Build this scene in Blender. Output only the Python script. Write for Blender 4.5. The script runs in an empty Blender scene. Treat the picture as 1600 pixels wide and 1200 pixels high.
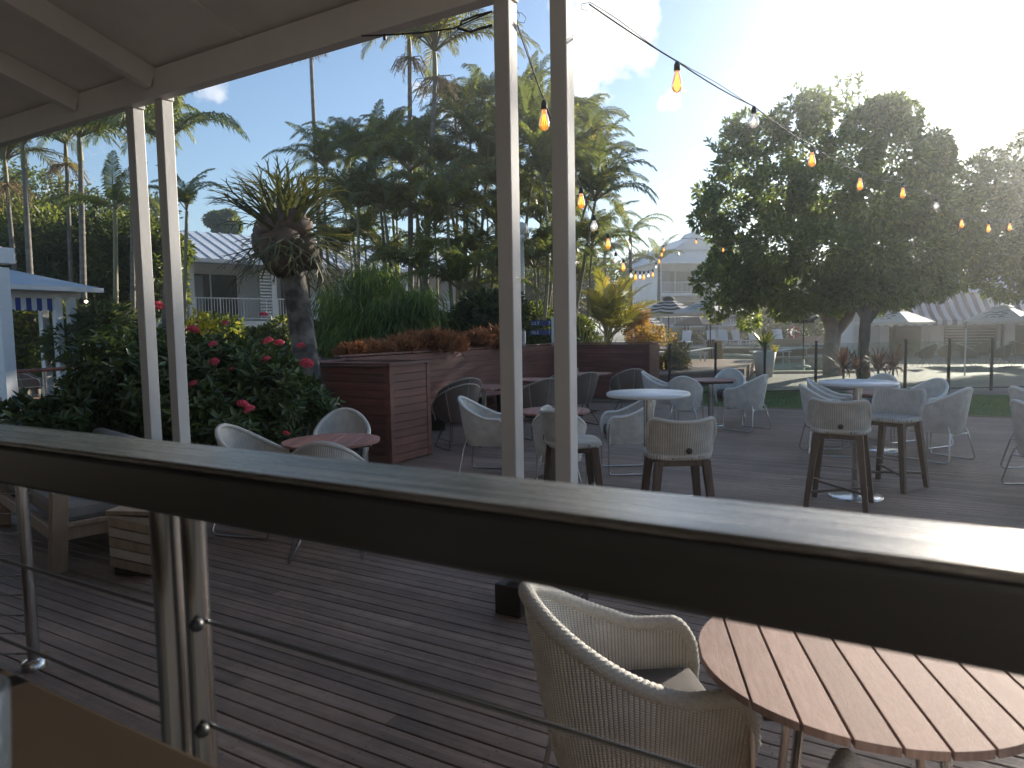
import bpy, math, random
import numpy as np
from mathutils import Vector, Matrix
random.seed(11)
rng = np.random.default_rng(11)
S = bpy.context.scene
COL = S.collection
R = math.radians
PI = math.pi

# ------------------------------------------------------------------ camera
F = 1100.0
CAM_H = 1.58
PITCH, ROLL, YAW = R(4.426), R(1.006), R(30.286)
_fwd = Vector((-math.sin(YAW) * math.cos(PITCH), math.cos(YAW) * math.cos(PITCH), -math.sin(PITCH)))
_rt = Vector((math.cos(YAW), math.sin(YAW), 0))
_up = _rt.cross(_fwd)
CR = _rt * math.cos(ROLL) - _up * math.sin(ROLL)
CU = _up * math.cos(ROLL) + _rt * math.sin(ROLL)
CPOS = Vector((0, 0, CAM_H))
cam = bpy.data.cameras.new('camera')
camo = bpy.data.objects.new('camera', cam)
COL.objects.link(camo)
m = Matrix.Identity(4)
for i, c in enumerate((CR, CU, -_fwd)):
    for k in range(3):
        m[k][i] = c[k]
m.translation = CPOS
camo.matrix_world = m
cam.sensor_width = 36.0
cam.lens = 36.0 * F / 1600.0
cam.clip_start = 0.02
cam.clip_end = 3000
cam.dof.use_dof = True
cam.dof.focus_distance = 5.5
cam.dof.aperture_fstop = 6.0
S.camera = camo


def ray(px, py):
    return _fwd * F + CR * (px - 800) - CU * (py - 600)


def G(px, py, z=0.0):
    d = ray(px, py)
    return CPOS + d * ((z - CPOS.z) / d.z)


def D(px, py, dist):
    return CPOS + ray(px, py) * (dist / F)


def PA(px, py, axis, val):
    d = ray(px, py)
    return CPOS + d * ((val - CPOS[axis]) / d[axis])


# ------------------------------------------------------------------ sky, sun, exposure
SUN_EL, SUN_AZ = R(18.0), R(13.0)            # height; azimuth clockwise from +Y
SUN = Vector((math.sin(SUN_AZ) * math.cos(SUN_EL), math.cos(SUN_AZ) * math.cos(SUN_EL), math.sin(SUN_EL)))
W = bpy.data.worlds.new('World')
S.world = W
W.use_nodes = True
nt = W.node_tree
nt.nodes.clear()
nd = nt.nodes.new
out = nd('ShaderNodeOutputWorld')
bg = nd('ShaderNodeBackground')
sky = nd('ShaderNodeTexSky')
sky.sky_type = 'NISHITA'
sky.sun_disc = False
sky.sun_elevation = SUN_EL
sky.sun_rotation = SUN_AZ
sky.altitude = 0
sky.air_density = 1.0
sky.dust_density = 0.13
sky.ozone_density = 2.4
bg.inputs['Strength'].default_value = 0.068
# clouds: puffs of fractal noise laid on the sky directions
tc = nd('ShaderNodeTexCoord')


def wmath(op, a, b=None):
    n = nd('ShaderNodeMath')
    n.operation = op
    for i, v in enumerate((a, b)):
        if v is None:
            continue
        if isinstance(v, (int, float)):
            n.inputs[i].default_value = v
        else:
            nt.links.new(v, n.inputs[i])
    return n.outputs[0]


nz = nd('ShaderNodeTexNoise')
nz.inputs['Scale'].default_value = 9.0
nz.inputs['Detail'].default_value = 9.0
nz.inputs['Roughness'].default_value = 0.56
nt.links.new(tc.outputs['Generated'], nz.inputs['Vector'])
mask = None
for (px, py, rad, wgt) in ((935, 62, 108, 1.0), (1000, 20, 60, .9), (905, 130, 65, .9), (1046, 158, 52, .60), (805, 105, 50, .62), (822, 160, 55, .7),
                           (560, 60, 50, .42), (330, 130, 42, .22), (700, 120, 60, .4), (1180, 60, 45, .3),
                           (2300, 200, 260, .7), (-500, 120, 300, .6), (-1500, 300, 300, .7), (3200, 250, 300, .6)):
    c = ray(px, py).normalized()
    dp = nd('ShaderNodeVectorMath')
    dp.operation = 'DISTANCE'
    nt.links.new(tc.outputs['Generated'], dp.inputs[0])
    dp.inputs[1].default_value = c
    # 1 at the centre, 0 at the rim
    v = wmath('SUBTRACT', 1.0, wmath('DIVIDE', dp.outputs['Value'], rad / F * 1.25))
    v = wmath('MULTIPLY', wmath('MAXIMUM', v, 0.0), wgt)
    mask = v if mask is None else wmath('MAXIMUM', mask, v)
dens = wmath('SUBTRACT', wmath('ADD', wmath('MULTIPLY', mask, 1.15), wmath('MULTIPLY', nz.outputs['Fac'], 2.6)), 1.72)
dens = wmath('MINIMUM', wmath('MAXIMUM', wmath('MULTIPLY', dens, 2.6), 0.0), 1.0)
dens = wmath('MULTIPLY', dens, wmath('GREATER_THAN', mask, 0.001))
nz2 = nd('ShaderNodeTexNoise')
nz2.inputs['Scale'].default_value = 16.0
nz2.inputs['Detail'].default_value = 6.0
nt.links.new(tc.outputs['Generated'], nz2.inputs['Vector'])
cr = nd('ShaderNodeValToRGB')
cr.color_ramp.elements[0].position = 0.35
cr.color_ramp.elements[0].color = (7.0, 6.9, 6.9, 1)
cr.color_ramp.elements[1].position = 0.62
cr.color_ramp.elements[1].color = (11.0, 10.5, 9.6, 1)
nt.links.new(nz2.outputs['Fac'], cr.inputs['Fac'])
mx = nd('ShaderNodeMixRGB')
nt.links.new(dens, mx.inputs['Fac'])
nt.links.new(sky.outputs['Color'], mx.inputs['Color1'])
nt.links.new(cr.outputs['Color'], mx.inputs['Color2'])
nt.links.new(mx.outputs['Color'], bg.inputs['Color'])
nt.links.new(bg.outputs['Background'], out.inputs['Surface'])

sl = bpy.data.lights.new('sun', 'SUN')
sl.energy = 4.2
sl.angle = R(0.55)
sl.color = (1.0, 0.90, 0.76)
so = bpy.data.objects.new('sun', sl)
COL.objects.link(so)
so.rotation_euler = SUN.to_track_quat('Z', 'Y').to_euler()
so.location = SUN * 60

S.view_settings.view_transform = 'Standard'
S.view_settings.look = 'None'
S.view_settings.exposure = 1.46
S.view_settings.gamma = 1.0
S.render.engine = 'CYCLES'
S.cycles.use_denoising = True
S.cycles.max_bounces = 7
S.cycles.diffuse_bounces = 3
S.cycles.glossy_bounces = 3
S.cycles.transmission_bounces = 6
S.cycles.transparent_max_bounces = 16
S.cycles.sample_clamp_indirect = 6.0
S.cycles.caustics_reflective = False
S.cycles.caustics_refractive = False

# ------------------------------------------------------------------ materials
MATS = {}


def lk(t, a, b):
    t.links.new(a, b)


def mat(name, col, rough=0.6, metal=0.0, col2=None, scale=8.0, bump=0.0, bscale=60.0, stretch=None, spec=0.5, emit=None, estr=0.0, rand=0.0, detail=5.0, coat=0.0, lo=.35, hi=.68):
    """Principled material with noise colour variation, per-object variation and fine relief."""
    if name in MATS:
        return MATS[name]
    M = bpy.data.materials.new(name)
    M.use_nodes = True
    t = M.node_tree
    b = t.nodes['Principled BSDF']
    b.inputs['Roughness'].default_value = rough
    b.inputs['Metallic'].default_value = metal
    b.inputs['Specular IOR Level'].default_value = spec
    b.inputs['Base Color'].default_value = (*col, 1)
    if coat:
        b.inputs['Coat Weight'].default_value = coat
    if emit:
        b.inputs['Emission Color'].default_value = (*emit, 1)
        b.inputs['Emission Strength'].default_value = estr
    vec = None
    if col2 or bump:
        co = t.nodes.new('ShaderNodeTexCoord')
        vec = co.outputs['Object']
        if rand:
            oi = t.nodes.new('ShaderNodeObjectInfo')
            va = t.nodes.new('ShaderNodeVectorMath')
            va.operation = 'MULTIPLY_ADD'
            lk(t, oi.outputs['Random'], va.inputs[0])
            va.inputs[1].default_value = (37, 61, 23)
            lk(t, vec, va.inputs[2])
            vec = va.outputs[0]
        if stretch:
            mp = t.nodes.new('ShaderNodeMapping')
            mp.inputs['Scale'].default_value = stretch
            lk(t, vec, mp.inputs['Vector'])
            vec = mp.outputs['Vector']
    if col2:
        n = t.nodes.new('ShaderNodeTexNoise')
        n.inputs['Scale'].default_value = scale
        n.inputs['Detail'].default_value = detail
        lk(t, vec, n.inputs['Vector'])
        r = t.nodes.new('ShaderNodeValToRGB')
        r.color_ramp.elements[0].color = (*col, 1)
        r.color_ramp.elements[1].color = (*col2, 1)
        r.color_ramp.elements[0].position = lo
        r.color_ramp.elements[1].position = hi
        lk(t, n.outputs['Fac'], r.inputs['Fac'])
        o = r.outputs['Color']
        if rand:
            hs = t.nodes.new('ShaderNodeHueSaturation')
            ma = t.nodes.new('ShaderNodeMapRange')
            ma.inputs['To Min'].default_value = 1 - rand
            ma.inputs['To Max'].default_value = 1 + rand
            lk(t, oi.outputs['Random'], ma.inputs['Value'])
            lk(t, ma.outputs[0], hs.inputs['Value'])
            lk(t, o, hs.inputs['Color'])
            o = hs.outputs['Color']
        lk(t, o, b.inputs['Base Color'])
        rr = t.nodes.new('ShaderNodeMapRange')
        rr.inputs['To Min'].default_value = max(rough - .1, 0.02)
        rr.inputs['To Max'].default_value = min(rough + .12, 1)
        lk(t, n.outputs['Fac'], rr.inputs['Value'])
        lk(t, rr.outputs[0], b.inputs['Roughness'])
    if bump:
        n2 = t.nodes.new('ShaderNodeTexNoise')
        n2.inputs['Scale'].default_value = bscale
        n2.inputs['Detail'].default_value = 4
        lk(t, vec, n2.inputs['Vector'])
        bp = t.nodes.new('ShaderNodeBump')
        bp.inputs['Strength'].default_value = bump
        bp.inputs['Distance'].default_value = 0.01
        lk(t, n2.outputs['Fac'], bp.inputs['Height'])
        lk(t, bp.outputs['Normal'], b.inputs['Normal'])
    MATS[name] = M
    return M


def wear(M, scale, dark, lo=.38, hi=.62, rough=.0, stretch=None, detail=6.0):
    """Stains and traffic wear over many pieces: multiplies the colour by noise of the place."""
    t = M.node_tree
    b = t.nodes['Principled BSDF']
    g = t.nodes.new('ShaderNodeNewGeometry')
    v = g.outputs['Position']
    if stretch:
        mp = t.nodes.new('ShaderNodeMapping')
        mp.inputs['Scale'].default_value = stretch
        lk(t, v, mp.inputs['Vector'])
        v = mp.outputs['Vector']
    n = t.nodes.new('ShaderNodeTexNoise')
    n.inputs['Scale'].default_value = scale
    n.inputs['Detail'].default_value = detail
    n.inputs['Roughness'].default_value = .62
    lk(t, v, n.inputs['Vector'])
    r = t.nodes.new('ShaderNodeValToRGB')
    r.color_ramp.elements[0].position = lo
    r.color_ramp.elements[1].position = hi
    r.color_ramp.elements[0].color = (dark, dark, dark, 1)
    r.color_ramp.elements[1].color = (1, 1, 1, 1)
    lk(t, n.outputs['Fac'], r.inputs['Fac'])
    m_ = t.nodes.new('ShaderNodeMixRGB')
    m_.blend_type = 'MULTIPLY'
    m_.inputs['Fac'].default_value = 1
    src = b.inputs['Base Color'].links[0].from_socket
    lk(t, src, m_.inputs['Color1'])
    lk(t, r.outputs['Color'], m_.inputs['Color2'])
    lk(t, m_.outputs['Color'], b.inputs['Base Color'])
    if rough:
        old = b.inputs['Roughness'].links[0].from_socket
        a = t.nodes.new('ShaderNodeMath')
        a.operation = 'MULTIPLY_ADD'
        lk(t, n.outputs['Fac'], a.inputs[0])
        a.inputs[1].default_value = rough
        lk(t, old, a.inputs[2])
        a.use_clamp = True
        lk(t, a.outputs[0], b.inputs['Roughness'])


def leafmat(name, c1, c2, c3=None, trans=0.35, rough=0.42, tint=(1.25, 1.15, .55), spec=.4):
    """Leaf: every leaf (mesh island) gets its own tone; light passes through it."""
    if name in MATS:
        return MATS[name]
    M = bpy.data.materials.new(name)
    M.use_nodes = True
    t = M.node_tree
    b = t.nodes['Principled BSDF']
    b.inputs['Roughness'].default_value = rough
    b.inputs['Specular IOR Level'].default_value = spec
    g = t.nodes.new('ShaderNodeNewGeometry')
    oi = t.nodes.new('ShaderNodeObjectInfo')
    co = t.nodes.new('ShaderNodeTexCoord')
    n = t.nodes.new('ShaderNodeTexNoise')
    n.inputs['Scale'].default_value = 0.9
    lk(t, g.outputs['Position'], n.inputs['Vector'])
    a = t.nodes.new('ShaderNodeMath')
    a.operation = 'MULTIPLY_ADD'
    lk(t, g.outputs['Random Per Island'], a.inputs[0])
    a.inputs[1].default_value = 0.55
    a2 = t.nodes.new('ShaderNodeMath')
    a2.operation = 'MULTIPLY_ADD'
    lk(t, n.outputs['Fac'], a2.inputs[0])
    a2.inputs[1].default_value = 0.75
    a2.inputs[2].default_value = -0.14
    lk(t, a2.outputs[0], a.inputs[2])
    a3 = t.nodes.new('ShaderNodeMath')
    a3.operation = 'MULTIPLY_ADD'
    lk(t, oi.outputs['Random'], a3.inputs[0])
    a3.inputs[1].default_value = 0.22
    lk(t, a.outputs[0], a3.inputs[2])
    r = t.nodes.new('ShaderNodeValToRGB')
    r.color_ramp.elements[0].color = (*c1, 1)
    r.color_ramp.elements[1].color = (*c2, 1)
    r.color_ramp.elements[0].position = .12
    r.color_ramp.elements[1].position = .85
    if c3:
        e = r.color_ramp.elements.new(.97)
        e.color = (*c3, 1)
    lk(t, a3.outputs[0], r.inputs['Fac'])
    lk(t, r.outputs['Color'], b.inputs['Base Color'])
    tr = t.nodes.new('ShaderNodeBsdfTranslucent')
    vm = t.nodes.new('ShaderNodeMixRGB')
    vm.blend_type = 'MULTIPLY'
    vm.inputs['Fac'].default_value = 1
    lk(t, r.outputs['Color'], vm.inputs['Color1'])
    vm.inputs['Color2'].default_value = (*[x * 1.5 for x in tint], 1)
    lk(t, vm.outputs['Color'], tr.inputs['Color'])
    mxs = t.nodes.new('ShaderNodeMixShader')
    mxs.inputs['Fac'].default_value = trans
    lk(t, b.outputs['BSDF'], mxs.inputs[1])
    lk(t, tr.outputs['BSDF'], mxs.inputs[2])
    lk(t, mxs.outputs['Shader'], t.nodes['Material Output'].inputs['Surface'])
    MATS[name] = M
    return M


def stripemat(name, ca, cb, period, axis='x', duty=.5, rough=.75, trans=.25):
    """Printed fabric: bands along an axis (or rings, axis 'r') in object space."""
    M = bpy.data.materials.new(name)
    M.use_nodes = True
    t = M.node_tree
    b = t.nodes['Principled BSDF']
    b.inputs['Roughness'].default_value = rough
    co = t.nodes.new('ShaderNodeTexCoord')
    if axis == 'r':
        mp = t.nodes.new('ShaderNodeMapping')
        mp.inputs['Scale'].default_value = (1, 1, 0)
        lk(t, co.outputs['Object'], mp.inputs['Vector'])
        le = t.nodes.new('ShaderNodeVectorMath')
        le.operation = 'LENGTH'
        lk(t, mp.outputs['Vector'], le.inputs[0])
        v = le.outputs['Value']
    else:
        sp = t.nodes.new('ShaderNodeSeparateXYZ')
        lk(t, co.outputs['Object'], sp.inputs[0])
        v = sp.outputs['xyz'.index(axis)]
    d = t.nodes.new('ShaderNodeMath')
    d.operation = 'DIVIDE'
    lk(t, v, d.inputs[0])
    d.inputs[1].default_value = period
    fr = t.nodes.new('ShaderNodeMath')
    fr.operation = 'FRACT'
    lk(t, d.outputs[0], fr.inputs[0])
    gt = t.nodes.new('ShaderNodeMath')
    gt.operation = 'GREATER_THAN'
    lk(t, fr.outputs[0], gt.inputs[0])
    gt.inputs[1].default_value = duty
    mxc = t.nodes.new('ShaderNodeMixRGB')
    mxc.inputs['Color1'].default_value = (*ca, 1)
    mxc.inputs['Color2'].default_value = (*cb, 1)
    lk(t, gt.outputs[0], mxc.inputs['Fac'])
    lk(t, mxc.outputs['Color'], b.inputs['Base Color'])
    tr = t.nodes.new('ShaderNodeBsdfTranslucent')
    lk(t, mxc.outputs['Color'], tr.inputs['Color'])
    mxs = t.nodes.new('ShaderNodeMixShader')
    mxs.inputs['Fac'].default_value = trans
    lk(t, b.outputs['BSDF'], mxs.inputs[1])
    lk(t, tr.outputs['BSDF'], mxs.inputs[2])
    lk(t, mxs.outputs['Shader'], t.nodes['Material Output'].inputs['Surface'])
    return M


def wickermat(name, col, dark):
    """Woven cane: upright stakes every 11 mm crossed by thin weavers (UV in metres)."""
    M = bpy.data.materials.new(name)
    M.use_nodes = True
    t = M.node_tree
    b = t.nodes['Principled BSDF']
    b.inputs['Roughness'].default_value = .6
    uv = t.nodes.new('ShaderNodeUVMap')
    sp = t.nodes.new('ShaderNodeSeparateXYZ')
    lk(t, uv.outputs['UV'], sp.inputs[0])

    def mt(op, a, bb=None):
        n = t.nodes.new('ShaderNodeMath')
        n.operation = op
        for i, v in enumerate((a, bb)):
            if v is None:
                continue
            if isinstance(v, (int, float)):
                n.inputs[i].default_value = v
            else:
                lk(t, v, n.inputs[i])
        return n.outputs[0]
    u = mt('DIVIDE', sp.outputs[0], .0165)
    v = mt('DIVIDE', sp.outputs[1], .0072)
    fu = mt('FLOOR', u)
    su = mt('ABSOLUTE', mt('SINE', mt('MULTIPLY', u, PI)))
    sv = mt('ABSOLUTE', mt('SINE', mt('MULTIPLY', mt('ADD', v, mt('MULTIPLY', fu, .5)), PI)))
    hgt = mt('MULTIPLY', mt('POWER', su, .5), mt('POWER', sv, .6))
    r = t.nodes.new('ShaderNodeValToRGB')
    r.color_ramp.elements[0].color = (*dark, 1)
    r.color_ramp.elements[1].color = (*col, 1)
    r.color_ramp.elements[0].position = .18
    r.color_ramp.elements[1].position = .62
    lk(t, hgt, r.inputs['Fac'])
    co = t.nodes.new('ShaderNodeTexCoord')
    n = t.nodes.new('ShaderNodeTexNoise')
    n.inputs['Scale'].default_value = 11
    lk(t, co.outputs['Object'], n.inputs['Vector'])
    mxc = t.nodes.new('ShaderNodeMixRGB')
    mxc.blend_type = 'MULTIPLY'
    mxc.inputs['Fac'].default_value = .5
    lk(t, r.outputs['Color'], mxc.inputs['Color1'])
    lk(t, n.outputs['Fac'], mxc.inputs['Color2'])
    hs = t.nodes.new('ShaderNodeHueSaturation')
    hs.inputs['Value'].default_value = 1.35
    lk(t, mxc.outputs['Color'], hs.inputs['Color'])
    lk(t, hs.outputs['Color'], b.inputs['Base Color'])
    bp = t.nodes.new('ShaderNodeBump')
    bp.inputs['Strength'].default_value = .9
    bp.inputs['Distance'].default_value = .004
    lk(t, hgt, bp.inputs['Height'])
    lk(t, bp.outputs['Normal'], b.inputs['Normal'])
    return M


def glassmat(name, tint=(.93, .97, .95), gloss=.09, rough=.02):
    M = bpy.data.materials.new(name)
    M.use_nodes = True
    t = M.node_tree
    t.nodes.remove(t.nodes['Principled BSDF'])
    tr = t.nodes.new('ShaderNodeBsdfTransparent')
    tr.inputs['Color'].default_value = (*tint, 1)
    gl = t.nodes.new('ShaderNodeBsdfGlossy')
    gl.inputs['Roughness'].default_value = rough
    fr = t.nodes.new('ShaderNodeFresnel')
    fr.inputs['IOR'].default_value = 1.45
    ad = t.nodes.new('ShaderNodeMath')
    ad.operation = 'ADD'
    ad.inputs[1].default_value = gloss
    lk(t, fr.outputs[0], ad.inputs[0])
    mxs = t.nodes.new('ShaderNodeMixShader')
    lk(t, ad.outputs[0], mxs.inputs['Fac'])
    lk(t, tr.outputs[0], mxs.inputs[1])
    lk(t, gl.outputs[0], mxs.inputs[2])
    lk(t, mxs.outputs[0], t.nodes['Material Output'].inputs['Surface'])
    return M


def bulbmat(name, col, strength, tint):
    """Lit filament lamp: tinted clear glass with the glow of its filament."""
    M = bpy.data.materials.new(name)
    M.use_nodes = True
    t = M.node_tree
    t.nodes.remove(t.nodes['Principled BSDF'])
    tr = t.nodes.new('ShaderNodeBsdfTransparent')
    tr.inputs['Color'].default_value = (*tint, 1)
    gl = t.nodes.new('ShaderNodeBsdfGlossy')
    gl.inputs['Roughness'].default_value = .03
    lw = t.nodes.new('ShaderNodeFresnel')
    lw.inputs['IOR'].default_value = 1.5
    ms = t.nodes.new('ShaderNodeMixShader')
    lk(t, lw.outputs[0], ms.inputs['Fac'])
    lk(t, tr.outputs[0], ms.inputs[1])
    lk(t, gl.outputs[0], ms.inputs[2])
    em = t.nodes.new('ShaderNodeEmission')
    em.inputs['Color'].default_value = (*col, 1)
    em.inputs['Strength'].default_value = strength
    ad = t.nodes.new('ShaderNodeAddShader')
    lk(t, ms.outputs[0], ad.inputs[0])
    lk(t, em.outputs[0], ad.inputs[1])
    lk(t, ad.outputs[0], t.nodes['Material Output'].inputs['Surface'])
    return M


M_DECK = mat('deck_wood', (.25, .166, .122), .44, col2=(.42, .292, .222), scale=3.0, bump=.35, bscale=26, stretch=(.35, 9, 9), rand=.2, spec=.36)
M_RED = mat('red_timber', (.16, .058, .043), .45, col2=(.25, .098, .072), scale=3.0, bump=.25, bscale=20, stretch=(.5, .5, 9), rand=.2)
M_REDTOP = mat('red_table_top', (.28, .12, .095), .42, col2=(.38, .185, .15), scale=3.0, bump=.2, bscale=30, stretch=(6, .6, 1), rand=.15)
M_SLAT = mat('grey_table_slat', (.27, .175, .148), .68, col2=(.38, .265, .23), scale=14.0, bump=.18, bscale=90, stretch=(7, .8, 1), rand=.12, spec=.22)
M_TEAK = mat('teak', (.30, .205, .135), .55, col2=(.42, .30, .205), scale=4, bump=.3, bscale=30, stretch=(6, 6, .6), rand=.12)
M_CHEV = mat('pale_chevron', (.44, .35, .27), .6, col2=(.55, .46, .37), scale=5, bump=.3, bscale=40, rand=.15)
M_DARKWOOD = mat('stool_wood', (.085, .052, .038), .5, col2=(.14, .09, .065), scale=4, bump=.25, bscale=30, stretch=(8, 8, .7), rand=.1)
M_BLOCK = mat('dark_block', (.035, .022, .018), .45, col2=(.06, .036, .03), scale=6)
M_WHITE = mat('white_paint', (.60, .58, .555), .5, col2=(.67, .655, .635), scale=2.5, bump=.12, bscale=35, stretch=(1, 1, .35))
M_SOFFIT = mat('soffit_paint', (.78, .74, .70), .6, col2=(.84, .80, .76), scale=1.6, bump=.12, bscale=25)
M_WALL = mat('render_white', (.76, .765, .77), .75, col2=(.83, .832, .835), scale=.8, bump=.1, bscale=20)
M_ROOF = mat('metal_roof', (.46, .50, .56), .45, col2=(.54, .58, .63), scale=.7)
M_STEEL = mat('steel', (.55, .54, .52), .22, metal=1.0, col2=(.62, .61, .59), scale=30, stretch=(1, 1, .2))
M_RAIL = mat('lacquered_rail', (.008, .0065, .0058), .38, col2=(.016, .0135, .012), scale=9, stretch=(.25, 9, 9), bump=.05, bscale=90)
M_RAIL.node_tree.nodes['Principled BSDF'].inputs['IOR'].default_value = 1.9
M_PLATE = mat('brushed_plate', (.26, .245, .23), .26, metal=1.0, col2=(.44, .42, .40), scale=7, stretch=(.6, 9, 9), bump=.12, bscale=60)
M_CHROME = mat('dark_chrome', (.30, .30, .30), .25, metal=1.0)
M_WIRE = mat('black_wire', (.018, .018, .02), .5)
M_BLACK = mat('black_metal', (.02, .022, .023), .4)
M_TABLEW = mat('white_top', (.70, .71, .72), .32, col2=(.76, .77, .78), scale=3)
M_CUSH = mat('grey_cushion', (.11, .10, .097), .85, col2=(.11, .10, .095), scale=25, bump=.3, bscale=400)
M_SOFA = mat('taupe_cushion', (.23, .205, .18), .85, col2=(.28, .25, .22), scale=8, bump=.2, bscale=300)
M_BROWNSHELL = mat('brown_shell', (.16, .125, .105), .6, col2=(.20, .16, .135), scale=6, bump=.2, bscale=200)
M_CREAM = mat('cream_rim', (.42, .36, .30), .5)
M_WICKER = wickermat('wicker', (.80, .755, .69), (.24, .22, .19))
M_WICKER_SKYLIT = wickermat('wicker_skylit', (.93, .865, .77), (.42, .385, .34))  # paler copy of the wicker; skylight on the farther chairs put into the colour
M_STOOLW = wickermat('stool_weave', (.74, .69, .615), (.22, .195, .165))
M_RIM = mat('wicker_rim', (.62, .575, .51), .6, col2=(.76, .72, .65), scale=120, bump=.8, bscale=260)
M_RIM_SKYLIT = mat('wicker_rim_skylit', (.82, .765, .685), .6, col2=(.90, .845, .765), scale=120, bump=.6, bscale=260)  # rim of those chairs, lightened the same way to carry the skylight
M_SOIL = mat('soil', (.05, .038, .028), .95, col2=(.075, .06, .042), scale=2, bump=.6, bscale=12)
M_GROUND = mat('garden_ground', (.045, .05, .025), .95, col2=(.07, .075, .04), scale=.4, bump=.5, bscale=5)
M_LAWN = mat('lawn', (.07, .125, .045), .9, col2=(.10, .165, .06), scale=1.2, bump=.5, bscale=40)
M_PAVE = mat('paving', (.20, .18, .155), .7, col2=(.26, .235, .205), scale=1.3, bump=.15, bscale=14)
M_PAVEDECK = mat('pale_deck', (.26, .17, .125), .6, col2=(.33, .22, .165), scale=2, bump=.2, bscale=20)
M_BRICK = mat('terrace_brick', (.13, .07, .052), .8, col2=(.19, .11, .085), scale=5, bump=.3, bscale=20)
M_COPING = mat('coping', (.50, .44, .36), .6, col2=(.58, .52, .44), scale=3)
M_WATER = mat('water', (.03, .11, .12), .06, bump=.25, bscale=3.5, spec=.6)
M_POOLT = mat('pool_tile', (.12, .30, .33), .4)
M_DARKROOM = mat('interior_paint', (.19, .18, .17), .8)
M_WINDOW = mat('window_dark', (.028, .032, .036), .12, spec=.6)
M_CURTAIN = mat('curtain', (.30, .30, .31), .8)
M_CONC = mat('pot_white', (.56, .54, .51), .6, col2=(.63, .61, .58), scale=3)
M_BARK = mat('palm_bark', (.13, .115, .10), .85, col2=(.22, .20, .175), scale=2.5, bump=.6, bscale=14, stretch=(1, 1, 3.5))
M_BARKT = mat('tree_bark', (.12, .10, .085), .85, col2=(.21, .185, .16), scale=3, bump=.7, bscale=10)
M_BARKP = mat('pale_bark', (.24, .215, .19), .85, col2=(.36, .33, .295), scale=3, bump=.7, bscale=10)
M_BARKK = mat('dark_bark', (.075, .06, .05), .85, col2=(.13, .105, .09), scale=3, bump=.7, bscale=10)
M_MOSS = mat('lichen_bark', (.06, .055, .05), .85, col2=(.20, .185, .165), scale=5.5, bump=.8, bscale=16, lo=.42, hi=.6)
M_SHIELD = mat('staghorn_shield', (.075, .048, .034), .8, col2=(.15, .095, .068), scale=4, bump=.7, bscale=18)
M_STEMG = mat('green_cane', (.16, .15, .075), .6, col2=(.26, .22, .12), scale=3, stretch=(1, 1, .4))
M_FABRICW = mat('umbrella_white', (.66, .65, .63), .8, col2=(.72, .71, .69), scale=2)
M_BLUE = mat('sign_blue', (.025, .05, .17), .45)
M_WTEXT = mat('sign_white', (.75, .76, .78), .5)
M_TABLEBROWN = mat('brown_laminate', (.017, .0105, .005), .75, col2=(.021, .013, .0065), scale=6, spec=.2)
M_TAN = mat('tan_sling', (.36, .26, .175), .7, col2=(.42, .31, .215), scale=10)
M_LOUNGEW = mat('lounger_white', (.68, .70, .73), .55)
M_THATCH = mat('dark_canopy', (.055, .052, .05), .85, col2=(.08, .075, .07), scale=10)
M_ORANGE = mat('lifebuoy_red', (.55, .11, .06), .5)
M_PETAL = leafmat('ixora_red', (.46, .038, .085), (.72, .12, .19), trans=.25, rough=.5, tint=(1.2, .9, .8))
L_IXORA = leafmat('ixora_leaf', (.028, .050, .020), (.100, .150, .050), (.22, .28, .08), trans=.2, rough=.3, spec=.5)
L_PALM = leafmat('palm_leaf', (.055, .080, .034), (.165, .205, .075), (.32, .28, .10), trans=.45, rough=.38)
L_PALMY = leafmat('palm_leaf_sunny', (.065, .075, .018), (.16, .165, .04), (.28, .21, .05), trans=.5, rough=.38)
L_PALMD = leafmat('palm_leaf_dark', (.046, .070, .034), (.130, .165, .066), (.27, .22, .085), trans=.42, rough=.38)
L_FICUS = leafmat('ficus_leaf', (.060, .100, .042), (.175, .24, .092), (.30, .35, .13), trans=.46, rough=.36)
L_BACK = leafmat('garden_leaf', (.035, .058, .018), (.125, .160, .045), (.28, .28, .07), trans=.42, rough=.4)
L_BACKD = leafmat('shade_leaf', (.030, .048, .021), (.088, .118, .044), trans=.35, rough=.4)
L_BAMBOO = leafmat('bamboo_leaf', (.06, .105, .03), (.16, .23, .055), (.32, .34, .08), trans=.5, rough=.45)
L_COPPER = leafmat('copper_leaf', (.22, .10, .05), (.42, .21, .10), (.52, .32, .16), trans=.35, rough=.5, tint=(1.2, 1, .8))
L_CROTON = leafmat('croton_leaf', (.12, .14, .035), (.36, .25, .07), (.52, .22, .08), trans=.4, rough=.4, tint=(1.1, 1, .7))
L_CORDY = leafmat('cordyline_leaf', (.07, .022, .02), (.19, .07, .045), (.30, .16, .11), trans=.35, rough=.4, tint=(1.1, .9, .8))
L_STAG = leafmat('staghorn_leaf', (.045, .058, .030), (.11, .122, .062), (.17, .13, .075), trans=.22, rough=.55)
L_AGAVE = leafmat('striped_leaf', (.10, .13, .04), (.40, .38, .16), trans=.25, rough=.45)
L_YELLOW = leafmat('yellow_leaf', (.30, .30, .03), (.5, .42, .05), trans=.4)
L_FLOWERW = leafmat('dry_bloom', (.20, .14, .07), (.34, .25, .13), trans=.2, rough=.7)
L_GRASS = leafmat('grass_blade', (.07, .13, .035), (.14, .22, .07), trans=.45, rough=.5)
GLASS = glassmat('fence_glass', (.90, .93, .91), .05)
GLASSW = mat('drinking_glass', (.72, .80, .83), .08)
GLASSW.node_tree.nodes['Principled BSDF'].inputs['Alpha'].default_value = .32
B_AMBER = bulbmat('amber_bulb', (1.0, .36, .05), .22, (.95, .72, .42))
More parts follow.
